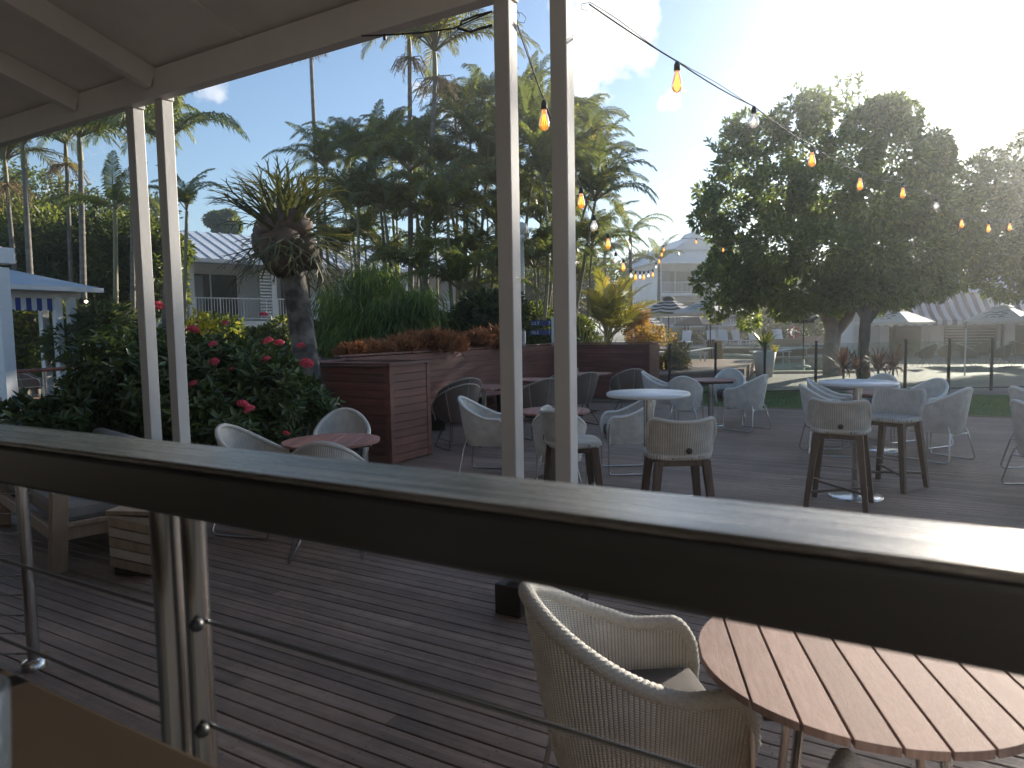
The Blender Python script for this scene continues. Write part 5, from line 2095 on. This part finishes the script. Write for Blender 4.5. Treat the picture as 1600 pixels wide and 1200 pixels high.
fb2 = D(1640, 590, 25)
fb2.z = -.07
ft3 = thing('edge_tree', 'dense broadleaf tree reaching in from the right edge', 'tree', fb2)
d3 = (fb2 - CPOS).dot(_fwd)
rel3 = lambda px, py, dd=0.0: tuple(D(px, py, d3 + dd) - fb2)
bl3 = [(rel3(px, py, dd), r, .85) for (px, py, dd, r) in ((1540, 330, 0, 1.1), (1580, 290, 0, 1.1), (1600, 245, .5, .7), (1560, 380, -.5, 1.3), (1600, 350, 0, 1.4), (1520, 400, 0, 1.0), (1640, 300, 0, 1.5), (1650, 400, -1, 1.6), (1580, 430, -.5, 1.1), (1500, 430, .5, .7), (1700, 260, 0, 1.6), (1720, 380, 0, 1.8), (1610, 215, .4, .35), (1545, 285, .4, .4), (1660, 210, 0, 1.0), (1760, 220, 0, 1.5), (1500, 300, 0, .8), (1490, 350, 0, .9), (1525, 265, .5, .5), (1470, 380, 0, .8), (1545, 250, .5, .45))]
crown('crown', bl3, 30000, .21, .09, L_FICUS, ft3)
limbs((0, 0, 0), [rel3(1560, 380), rel3(1600, 340), rel3(1650, 330), rel3(1700, 300)], .26, M_BARKT, ft3)

# ---- background trees
random.seed(21)


def bush_tree(px, py, d, rx, rz_, n, M, label, L=.26, Wd=.12, trunk=True, name='broadleaf_tree', group='background trees', zb=-.16, nl=5200, squash=.9):
    c = D(px, py, d)
    t = thing(name, label, 'tree' if trunk else 'shrub', (c.x, c.y, zb), 0, group)
    cz = c.z - zb
    bl = ell(0, 0, cz, rx * .75, rx * .6, rz_ * .72, n, rx * .28, rx * .45)
    crown('crown' if trunk else 'foliage', bl, nl, L, Wd, M, t)
    if trunk:
        limbs((0, 0, 0), [b[0] for b in bl[:7]], max(.12, rx * .06), M_BARKT, t)
    else:
        mb = MB()
        for i in range(7):
            b = bl[i % len(bl)][0]
            mb.tube([(b[0] * .25, b[1] * .25, 0), (b[0] * .7, b[1] * .7, b[2] * .6), b], [.03, .02, .008], 5)
        mb.obj('stem', M_BARKT, t)
    return t


for i, (px, py, d, rx, rz_, M) in enumerate(((-60, 400, 26, 3.4, 3.2, L_BACK), (40, 395, 27, 3.2, 2.9, L_BACK), (130, 400, 25, 2.6, 2.6, L_BACKD), (215, 425, 24, 2.2, 2.0, L_BACK), (20, 345, 36, 4.2, 3.8, L_BACK), (165, 345, 38, 4.0, 3.4, L_BACKD))):
    bush_tree(px, py, d, rx, rz_, 16, M, 'leafy green tree behind the pavilion at left, %s of six' % ORD[i], nl=6500)
bush_tree(352, 352, 52, 1.5, 1.3, 9, L_BACK, 'small sunlit tree top showing above the guest wing roof ridge', L=.3, Wd=.14)
bush_tree(240, 348, 50, 2.2, 1.9, 9, L_BACK, 'round tree top above the left end of the guest wing roof', L=.3, Wd=.14)
for i, (px, py, d, rx, rz_) in enumerate(((560, 455, 45, 4.0, 2.6), (680, 455, 48, 4.4, 2.8), (800, 450, 46, 4.4, 2.8), (900, 450, 50, 4.4, 2.8), (1005, 425, 75, 3.4, 2.6))):
    bush_tree(px, py, d, rx, rz_, 18, L_BACKD, 'dark tree in the distance behind the palm grove, %s from the left' % ORD[i], L=.36, Wd=.17, nl=5500)
for i, (px, py, d, rx, rz_) in enumerate(((1225, 470, 58, 4.0, 3.8), (1300, 465, 55, 4.2, 4.2), (1420, 455, 50, 4, 3.5))):
    bush_tree(px, py, d, rx, rz_, 16, L_BACKD, 'dark tree in the distance beyond the pool, %s from the left' % ORD[i], L=.36, Wd=.17, nl=5000)
# shaded under-storey
for i, (px, py, d, rx, rz_, M) in enumerate(((690, 518, 16.5, .75, .5, L_BACKD), (735, 505, 16, .8, .6, L_BACKD), (775, 495, 15.5, .85, .75, L_BACKD), (840, 512, 19, 1.1, .7, L_BACK), (520, 530, 17, .8, .5, L_BACKD), (900, 525, 20.5, 1.0, .5, L_BACK))):
    bush_tree(px, py, d, rx, rz_, 10, M, 'dark leafy shrub behind the planter wall, %s from the left' % ORD[sorted((690, 735, 775, 840, 520, 900)).index(px)], L=.16, Wd=.06, trunk=False, name='garden_shrub', group='shrubs behind the planter wall', nl=3200)
for i, (px, py, d, rx, rz_, M) in enumerate(((60, 515, 20.5, 1.6, .8, L_BACK), (95, 560, 19.5, 1.2, .6, L_BACK), (150, 520, 18.0, 1.4, .9, L_BACKD), (20, 560, 20.5, 1.2, .6, L_BACK))):
    bush_tree(px, py, d, rx, rz_, 10, M, 'fern-like shrub seen through the pavilion posts, %s of four' % ORD[i], L=.30, Wd=.07, trunk=False, name='garden_shrub', group='shrubs round the pavilion', nl=2600)
for i, (px, py, d, rx, rz_) in enumerate(((330, 535, 20, 1.5, .5), (430, 538, 21, 1.4, .5), (560, 530, 24, 1.6, .8), (1072, 532, 52, 1.6, .6), (1265, 512, 48, 3, 1.2))):
    bush_tree(px, py, d, rx, rz_, 10, L_BACK, 'low leafy shrub in front of the far buildings, %s from the left' % ORD[i], L=.2, Wd=.09, trunk=False, name='garden_shrub', group='shrubs before the far buildings', nl=2600)


# ---- red-flowering ixora shrubs
def ixora(c, rx, ry, rz_, nshoot, label, flowers, M=L_IXORA, ll=.125, lw=.048):
    t = thing('ixora_shrub', label, 'shrub', (c[0], c[1], .04), 0, 'glossy shrubs beside the deck')
    lob = ell(0, 0, c[2], rx * .6, ry * .6, rz_ * .55, 9, min(rx, rz_) * .40, min(rx, rz_) * .58, .5)
    Ps, Ts, Ns = [], [], []
    for i in range(nshoot):
        (b, r, _) = lob[rng.integers(len(lob))]
        u = runit(1)[0]
        u[2] = abs(u[2]) * .9 if rng.random() < .62 else u[2]
        u /= np.linalg.norm(u)
        tip = np.array(b) + u * r * rng.uniform(.72, 1.12)
        if tip[2] < .03:
            continue
        ax = u + np.array([0, 0, .7]) + rng.normal(0, .25, 3)
        ax /= np.linalg.norm(ax)
        e1 = np.cross(ax, [.3, .7, .2])
        e1 /= np.linalg.norm(e1)
        e2 = np.cross(ax, e1)
        ph = rng.uniform(0, 6.28)
        for k in range(9):
            a = ph + k * 2.4
            out_ = e1 * math.cos(a) + e2 * math.sin(a)
            lift = .15 + .75 * k / 9
            Ps.append(tip - ax * (.09 - .011 * k))
            Ts.append(out_ * (1 - lift * .45) + ax * lift)
            Ns.append(ax + out_ * -.2)
    P, T, N = np.array(Ps), np.array(Ts), np.array(Ns)
    mobj('foliage', leaves_mesh('foliage', P, T, N, ll * rng.uniform(.7, 1.15, len(P)), lw, M, fold=.22, droop=.16), t)
    st = MB()
    for (b, r, _) in lob:
        st.tube([(b[0] * .2, b[1] * .2, -.04), (b[0] * .6, b[1] * .6, b[2] * .5), b], [.018, .013, .006], 5)
    st.obj('stem', M_BARKT, t)
    for w, r in flowers:
        mobj('flower_head', FLOWER, t, Vector(w) - Vector((c[0], c[1], .04)), scale=(r / .085,) * 3).rotation_euler = (random.uniform(-.4, .4), random.uniform(-.4, .4), random.uniform(0, 6))
    return t


nfl = 95
u = runit(nfl)
u[:, 2] = np.abs(u[:, 2]) * 1.0 - .15
fP, fT, fN = [], [], []
for i in range(nfl):
    e1 = np.cross(u[i], [.2, .5, .8])
    e1 /= np.linalg.norm(e1)
    e2 = np.cross(u[i], e1)
    for k in range(4):
        a = k * PI / 2 + i
        fP.append(u[i] * np.array([1, 1, .8]) * (.058 + rng.uniform(0, .012)))
        fT.append(e1 * math.cos(a) + e2 * math.sin(a) + u[i] * .35)
        fN.append(u[i])
FLOWER = leaves_mesh('flower_head', np.array(fP), np.array(fT), np.array(fN), .022, .012, M_PETAL)

fl_px = [(246, 478, 7.4, .07), (301, 515, 7.6, .07), (412, 492, 7.9, .05), (352, 505, 8, .045), (419, 533, 7.4, .062), (436, 536, 7.4, .058), (416, 562, 7.3, .055), (380, 632, 6.6, .062), (390, 640, 6.6, .058), (335, 565, 7.1, .055), (479, 568, 7.0, .075),
         (387, 677, 6.5, .04), (447, 677, 6.6, .035), (303, 600, 7, .055), (180, 528, 7.2, .035), (361, 577, 7.2, .03), (333, 538, 7.3, .05), (470, 540, 7.6, .05)]
shr = [((70, 665), 6.7, .95, .5, 'low dark glossy shrub at the far left, in front of the pavilion rail'), ((192, 605), 7.7, .62, .92, 'tall dark glossy shrub left of the first pair of white posts'), ((232, 612), 7.0, .75, .85, 'glossy shrub right behind the first pair of white posts'),
       ((300, 618), 7.6, .9, .80, 'red-flowering glossy shrub just right of the first pair of white posts'), ((388, 622), 7.7, .9, .72, 'red-flowering glossy shrub in front of the lichened trunk'), ((445, 645), 7.2, .7, .62, 'red-flowering glossy shrub beside the short timber planter'), ((345, 650), 6.9, .75, .55, 'low glossy shrub behind the left wicker armchair')]
cents = []
for (pp, d, rx, rz_, lab) in shr:
    c = D(*pp, d)
    cents.append(Vector((c.x, c.y, c.z - .04)))
fls = [[] for _ in shr]
for (px, py, d, r) in fl_px:
    w = D(px, py, d - .35)
    k = min(range(len(shr)), key=lambda i: (Vector((cents[i].x, cents[i].y, 0)) - Vector((w.x, w.y, 0))).length)
    fls[k].append((w, r))
for (pp, d, rx, rz_, lab), c, ff in zip(shr, cents, fls):
    ixora((c.x, c.y, c.z), rx, rx * .9, rz_, int(520 * rx * rz_ + 120), lab, ff)
# bright new growth on one of them
q = D(306, 500, 7.9)
o = thing('lime_shrub', 'small lime-yellow leafy shrub behind the second white post', 'shrub', (q.x, q.y, .04))
crown('foliage', [((0, 0, q.z - .04), .09, 1), ((.09, .1, q.z - .16), .08, 1)], 60, .12, .05, L_YELLOW, o)
MB().tube([(0, 0, 0), (0, 0, q.z - .1)], .015, 6).obj('stem', M_BARKT, o)


# ---- staghorn fern tree
def antler(name, seed):
    rnd = random.Random(seed)
    mb = MB()

    def strip(p, th, az, w, l, depth_):
        d = Vector((math.cos(az) * math.cos(th), math.sin(az) * math.cos(th), math.sin(th)))
        sd = Vector((-math.sin(az), math.cos(az), 0))
        vs = []
        seg = 3
        q_ = p.copy()
        for k in range(seg + 1):
            f = k / seg
            ww = w * (1 - .25 * f) if depth_ else w * (1 - f) ** .6
            vs += [q_ - sd * ww / 2, q_ + sd * ww / 2]
            d = Vector((math.cos(az) * math.cos(th), math.sin(az) * math.cos(th), math.sin(th)))
            q_ = q_ + d * l / seg
            th -= .06
        mb.add(vs, [(2 * k, 2 * k + 1, 2 * k + 3, 2 * k + 2) for k in range(seg)], 0, True)
        if depth_:
            e = (Vector(vs[-1]) + Vector(vs[-2])) / 2
            for s_ in ((-1, 1) if depth_ > 1 or rnd.random() < .75 else (-1, 0, 1)):
                strip(e, th + rnd.uniform(-.1, .15), az + s_ * rnd.uniform(.22, .45), w * .62, l * rnd.uniform(.6, .85), depth_ - 1)
    strip(Vector((0, 0, 0)), .50, 0.0, .075, .40, 3)
    return mb.mesh(name, L_STAG)


ANT = [antler('antler_frond', i) for i in range(4)]
sb = D(492, 690, 8.6)
sb.z = .04
stg = thing('staghorn_tree', 'lichened tree trunk carrying a huge staghorn fern', 'tree', sb)
ds = (sb - CPOS).dot(_fwd)
rs_ = lambda px, py, dd=0.0: D(px, py, ds + dd) - sb
mb = MB()
mb.tube([rs_(494, 700), rs_(486, 640), rs_(478, 560), rs_(468, 490), rs_(458, 430), rs_(452, 380)], [.19, .165, .155, .15, .145, .11], 14)
mb.obj('trunk', M_MOSS, stg)
mb = MB()
for (px, py, r, sq) in ((440, 385, .33, .85), (425, 365, .22, 1), (470, 395, .24, .9), (445, 410, .26, .7), (415, 380, .17, 1.1), (482, 405, .15, .9), (455, 350, .24, .9)):
    c = rs_(px, py, -.1)
    vs, fs = [], []
    nu, nv = 14, 9
    for i in range(nv + 1):
        for j in range(nu):
            a, b = 2 * PI * j / nu, PI * i / nv
            rr = r * (1 + .13 * math.sin(3 * a + i) * math.sin(b) + random.uniform(-.05, .05))
            vs.append(c + Vector((rr * math.sin(b) * math.cos(a), rr * math.sin(b) * math.sin(a), rr * sq * math.cos(b))))
    for i in range(nv):
        for j in range(nu):
            fs.append((i * nu + j, i * nu + (j + 1) % nu, (i + 1) * nu + (j + 1) % nu, (i + 1) * nu + j))
    mb.add(vs, fs, 0, True)
mb.obj('shield_fronds', M_SHIELD, stg)
cS = rs_(447, 372, -.05)
random.seed(31)
for i in range(170):
    a = random.uniform(0, 2 * PI)
    e = random.choice((random.uniform(-.75, .1), random.uniform(.1, 1.2), random.uniform(.5, 1.3)))
    dv = Vector((math.cos(a) * math.cos(e), math.sin(a) * math.cos(e), math.sin(e)))
    o = mobj('antler_frond', ANT[i % 4], stg, cS + Vector((dv.x * .30, dv.y * .30, dv.z * .26)))
    s_ = random.uniform(.5, .82)
    o.scale = (s_, s_, s_)
    o.rotation_euler = (random.uniform(-.5, .5), -(e - .45), a)


# ---- weeping bamboo behind the planter
def bamboo(px, py, d, w, h, n, label, M=L_BAMBOO):
    c = D(px, py, d)
    t = thing('weeping_bamboo', label, 'bamboo', (c.x, c.y, -.1), 0, 'weeping bamboo behind the planter')
    cm = MB()
    Ps, Ts = [], []
    for i in range(n):
        a = random.uniform(0, 2 * PI)
        rr = random.uniform(.1, 1.0) * w
        hh = h * random.uniform(.55, 1.05)
        pts = []
        for k in range(9):
            f = k / 8
            pts.append(Vector((math.cos(a) * rr * f ** 1.7, math.sin(a) * rr * f ** 1.7, hh * math.sin(min(f * 1.25, 1.25) * PI / 2.1) - .25 * hh * max(0, f - .75))))
        cm.tube(pts, [.011 * (1 - k / 10) for k in range(9)], 4, cap=False)
        for k in range(70):
            f = random.uniform(.18, 1)
            j = min(int(f * 8), 7)
            p = pts[j].lerp(pts[j + 1], f * 8 - j)
            e = Vector((random.uniform(-1, 1), random.uniform(-1, 1), random.uniform(-.6, .3))) * .22
            Ps.append(p + e)
            Ts.append((e.x * 1.5, e.y * 1.5, -.55))
    cm.obj('cane', M_STEMG, t)
    P, T = np.array(Ps), np.array(Ts)
    mobj('foliage', leaves_mesh('foliage', P, T, runit(len(P)), rng.uniform(.16, .30, len(P)), .022, M, droop=.1), t)


random.seed(41)
bamboo(575, 520, 13.8, 1.05, 3.0, 90, 'soft weeping bamboo clump left of the copper plants')
bamboo(632, 530, 13.0, .80, 2.5, 80, 'sunlit weeping bamboo clump above the copper plants')
bamboo(538, 530, 15.4, .75, 2.6, 44, 'shaded weeping bamboo beside the staghorn tree')

# ---- copper plants along the planter wall
random.seed(51)
def copper_mound(name):
    """Mound of short curled blades that stand out all round it."""
    n = 1500
    u = runit(n)
    u[:, 2] = np.abs(u[:, 2])
    lump = np.array([[.16 * math.cos(k * 2.1), .16 * math.sin(k * 2.1), .03 * (k % 3)] for k in range(7)])
    c = lump[rng.integers(0, 7, n)]
    P = c + u * rng.uniform(.03, .17, (n, 1))
    T = u * .8 + rng.normal(0, .5, (n, 3)) + np.array([0, 0, .25])
    return leaves_mesh(name, P, T, runit(n), rng.uniform(.07, .16, n), .0125, L_COPPER, fold=.4, droop=.45)


CPS = [copper_mound('copper_tuft') for _ in range(3)]
sp = [(.30, .6), (.95, .65), (1.6, .95), (2.0, 1.05), (2.4, 1.0), (2.9, .8), (3.5, .95), (3.85, 1.15), (4.2, 1.0)]
for i, (y, s_) in enumerate(sp):
    t = thing('copper_plant', 'spiky copper-orange plant on the planter wall, %s from its near end' % ORD[i], 'plant', (WX - .30 + random.uniform(-.08, .08), WY0 + .25 + y, WH - .065), 0, 'copper plants on the planter wall')
    o = mobj('foliage', CPS[i % 3], t, loc=(0, 0, .03), scale=(s_ * 1.25, s_ * 1.25, s_ * 1.3), rz=random.uniform(0, 6))
    MB().tube([(0, 0, -.02), (0, 0, .1)], .03, 6).obj('stem', M_BARKT, t)
# striped strap leaves and croton at the planter end
for i, (px, d) in enumerate(((908, 18.4), (930, 18.7), (948, 19))):
    q = D(px, 540, d)
    t = thing('striped_flax', 'cream-striped strap-leaved plant behind the planter end, %s from the left' % ORD[i], 'plant', (q.x, q.y, .78), 0, 'striped flax plants')
    mobj('foliage', blades('flax', 14, 1.0, .075, L_AGAVE, droop=.12, rise=.75, base=.05), t)
    MB().tube([(0, 0, -.9), (0, 0, .1)], .05, 6).obj('stem', M_BARKT, t)
for i, (px, py, d, r, h, lab) in enumerate(((1015, 530, 23.0, .84, .74, 'orange and yellow croton bush under the large striped umbrella'), (1052, 556, 20.5, .60, .68, 'golden-leaved croton bush at the end of the planter wall'), (990, 505, 24, .74, .6, 'pinkish orange croton bush beside the bright feather palm'))):
    c = D(px, py, d)
    t = thing('croton_bush', lab, 'shrub', (c.x, c.y, -.1), 0, 'croton bushes')
    crown('foliage', ell(0, 0, c.z + .1, r * .6, r * .6, h * .6, 10, r * .35, r * .5), 1900, .12, .045, L_CROTON, t)
    mb = MB()
    for k in range(6):
        a = k * 1.05
        mb.tube([(0, 0, 0), (.2 * math.cos(a), .2 * math.sin(a), c.z * .7), (.4 * math.cos(a), .4 * math.sin(a), c.z + .1)], [.02, .015, .006], 5)
    mb.obj('stem', M_BARKT, t)
for i, (px, d) in enumerate(((1318, 20.5), (1340, 19.9), (1372, 20.2), (1395, 20.6))):
    q = D(px, 590, d)
    t = thing('cordyline', 'reddish strap-leaved cordyline at the foot of the trees, %s from the left' % ORD[i], 'plant', (q.x, q.y, -.075), 0, 'cordylines under the trees')
    mobj('foliage', blades('cordyline', 60, .75, .075, L_CORDY, droop=.45, rise=.1, base=.1), t, (0, 0, .35))
    MB().tube([(0, 0, 0), (0, 0, .45)], .035, 6).obj('stem', M_BARKT, t)
# a few fallen leaves on the deck
lf = leaves_mesh('fallen_leaf', np.array([[0, 0, .003]]), np.array([[1., .1, .02]]), np.array([[0, 0, 1.]]), .055, .022, L_FLOWERW, fold=.3)
for i, (px, py, lab) in enumerate(((82, 1020, 'small pale fallen leaf on the deck by the slim railing post'), (224, 910, 'tiny pale fallen leaf on the deck beside the chevron block'), (1220, 694, 'tiny pale fallen leaf on the deck left of the right bar table'), (682, 726, 'small dark fallen leaf on the deck by the short planter'))):
    q = G(px, py, .001)
    o = mobj('fallen_leaf', lf, None, q, rz=random.uniform(0, 6))
    tag(o, lab, 'leaf', 'fallen leaves on the deck')

# ================================================================== STRING LIGHTS
def teardrop(c, s_=1.0):
    return MB().lathe([(.013 * s_, 0), (.016 * s_, -.018 * s_), (.024 * s_, -.045 * s_), (.031 * s_, -.075 * s_), (.030 * s_, -.094 * s_), (.021 * s_, -.112 * s_), (.001, -.122 * s_)], 16)


BULB = teardrop(None).mesh('bulb', B_AMBER)
GLOBE = MB().lathe([(.013, 0), (.016, -.014), (.030, -.036), (.036, -.058), (.030, -.08), (.016, -.092), (.001, -.096)], 16).mesh('bulb', B_CLEAR)
fm = MB()
for k in range(6):
    a = k * PI / 3
    fm.tube([(.006 * math.cos(a), .006 * math.sin(a), -.026), (.017 * math.cos(a), .017 * math.sin(a), -.088), (.006 * math.cos(a + .5), .006 * math.sin(a + .5), -.03)], .0016, 4)
FIL = fm.mesh('filament', FILA)
fm = MB()
fm.lathe([(.001, -.03), (.012, -.05), (.001, -.07)], 8)
FILC = fm.mesh('filament', FILW)
SOCK = MB().lathe([(.001, .052), (.010, .052), (.014, .04), (.018, .034), (.018, .004), (.016, 0), (.001, 0)], 14).mesh('socket', M_WIRE)


def strand(label, pts, start, end, clear=()):
    """pts: (px, py of the socket top, depth). The wire sags from lamp to lamp."""
    W3 = [D(px, py, d) for px, py, d in pts]
    t = thing('string_light', label, 'string light', start, 0, 'festoon string lights')
    path = [Vector(start)] + W3 + [Vector(end)]
    wire = []
    for a, b in zip(path[:-1], path[1:]):
        for k in range(6):
            f = k / 6
            sag = .012 * (b - a).length * 4 * f * (1 - f)
            wire.append(a.lerp(b, f) - Vector((0, 0, sag)) - Vector(start))
    wire.append(path[-1] - Vector(start))
    MB().tube(wire, .0042, 6).obj('wire', M_WIRE, t)
    w2 = [p + Vector((0, 0, .012 + .012 * math.sin(i * .9))) for i, p in enumerate(wire)]
    MB().tube(w2, .0022, 5).obj('support_wire', M_WIRE, t)
    for i, p in enumerate(W3):
        q_ = p - Vector(start) - Vector((0, 0, .052))
        mobj('socket', SOCK, t, q_)
        b = mobj('bulb', GLOBE if i in clear else BULB, t, q_, rz=i * 1.3)
        mobj('filament', FILC if i in clear else FIL, b, (0, 0, 0))


B0 = D(920, 6, 3.9)
strand('string of amber bulbs running from the right twin post out over the deck', [(1058, 96, 4.0), (1178, 166, 4.9), (1269, 228, 5.9), (1344, 270, 7.0), (1411, 286, 8.0), (1463, 309, 8.9), (1503, 337, 9.8), (1545, 345, 10.6), (1578, 344, 11.2), (1640, 330, 12)], B0, D(1720, 290, 13), clear=(1, 5))
A0 = D(808, 38, 3.72)
strand('string of amber bulbs dropping from the left twin post towards the pool', [(850, 157, 4.1), (908, 292, 5.6), (928, 336, 6.6), (950, 365, 7.8), (962, 394, 9.0), (974, 405, 10.2), (986, 421, 11.5), (993, 423, 12.2), (1000, 424, 13), (1006, 424, 13.8), (1013, 423, 14.6), (1020, 421, 15.4), (1025, 410, 16.2), (1030, 401, 17), (1034, 391, 17.8), (1037, 383, 18.6), (1036, 372, 19.4)], A0, D(1045, 352, 20.5), clear=(2, 4, 6, 8, 10, 12, 16))
strand('short run of string light crossing in front of the three-storey block roof', [(1088, 372, 19.8), (1130, 384, 19.2)], D(1045, 372, 20.5), D(1190, 372, 18.8))
# loose cable between the eave and the left twin post
t = thing('loose_cable', 'loose black cable looped between the eave and the left twin post', 'cable', D(565, 56, 3.9))
o0 = D(565, 56, 3.9)
ptsL = [D(565, 56, 3.9), D(600, 55, 3.85), (D(660, 51, 3.8)), D(710, 44, 3.75), D(740, 30, 3.72), D(769, 18, 3.7)]
MB().tube([p - o0 for p in ptsL], .0045, 6).obj('wire', M_WIRE, t)
ptsL = [D(718, 42, 3.75), D(722, 33, 3.74), D(745, 24, 3.72), D(769, 18, 3.7)]
MB().tube([p - o0 for p in ptsL], .0055, 6).obj('wire', M_WIRE, t)
ptsL = [D(715, 44, 3.75), D(735, 50, 3.73), D(752, 44, 3.72), D(769, 40, 3.7)]
MB().tube([p - o0 for p in ptsL], .0065, 6).obj('wire', M_WIRE, t)
MB().tube([D(601, 54, 3.86) - o0, D(601, 62, 3.86) - o0], .009, 8).obj('plug', M_WIRE, t)
ptsL = [D(807, 20, 3.68), D(815, 20, 3.66), D(822, 28, 3.66), D(819, 36, 3.66), D(808, 34, 3.68), D(812, 24, 3.67), D(808, 16, 3.68)]
MB().tube([p - o0 for p in ptsL], .0016, 5).obj('tie_wire', M_WIRE, t)
ptsL = [D(920, 4, 3.9), D(909, 6, 3.9), D(908, 14, 3.9), D(918, 17, 3.9), D(919, 30, 3.9), D(917, 60, 3.9)]
MB().tube([p - o0 for p in ptsL], .0016, 5).obj('tie_wire', M_WIRE, t)

# ================================================================== HAZE
hz = MB()
hz.box((0, 300, 11.0), (1240, 1240, 25.0))  # added haze volume; its glow towards the sun stands in partly for lens glare
ho = hz.obj('haze', None)
HM = bpy.data.materials.new('haze')
HM.use_nodes = True
t_ = HM.node_tree
t_.nodes.remove(t_.nodes['Principled BSDF'])
pvn = t_.nodes.new('ShaderNodeVolumePrincipled')
pvn.inputs['Color'].default_value = (.93, .95, .96, 1)
pvn.inputs['Density'].default_value = .0029
pvn.inputs['Anisotropy'].default_value = .83
lk(t_, pvn.outputs[0], t_.nodes['Material Output'].inputs['Volume'])
ho.data.materials[0] = HM
tag(ho, 'thin haze added over the garden, standing in partly for lens glare', 'haze', kind='stuff')

for o in bpy.data.objects:
    if o.parent and o.name.split('.')[0] in ('crown', 'foliage', 'outer_twigs', 'cane', 'balustrade', 'louvre_screen', 'louvre', 'roof_ribs', 'flower_spray', 'yellow_leaves'):
        o['kind'] = 'stuff'
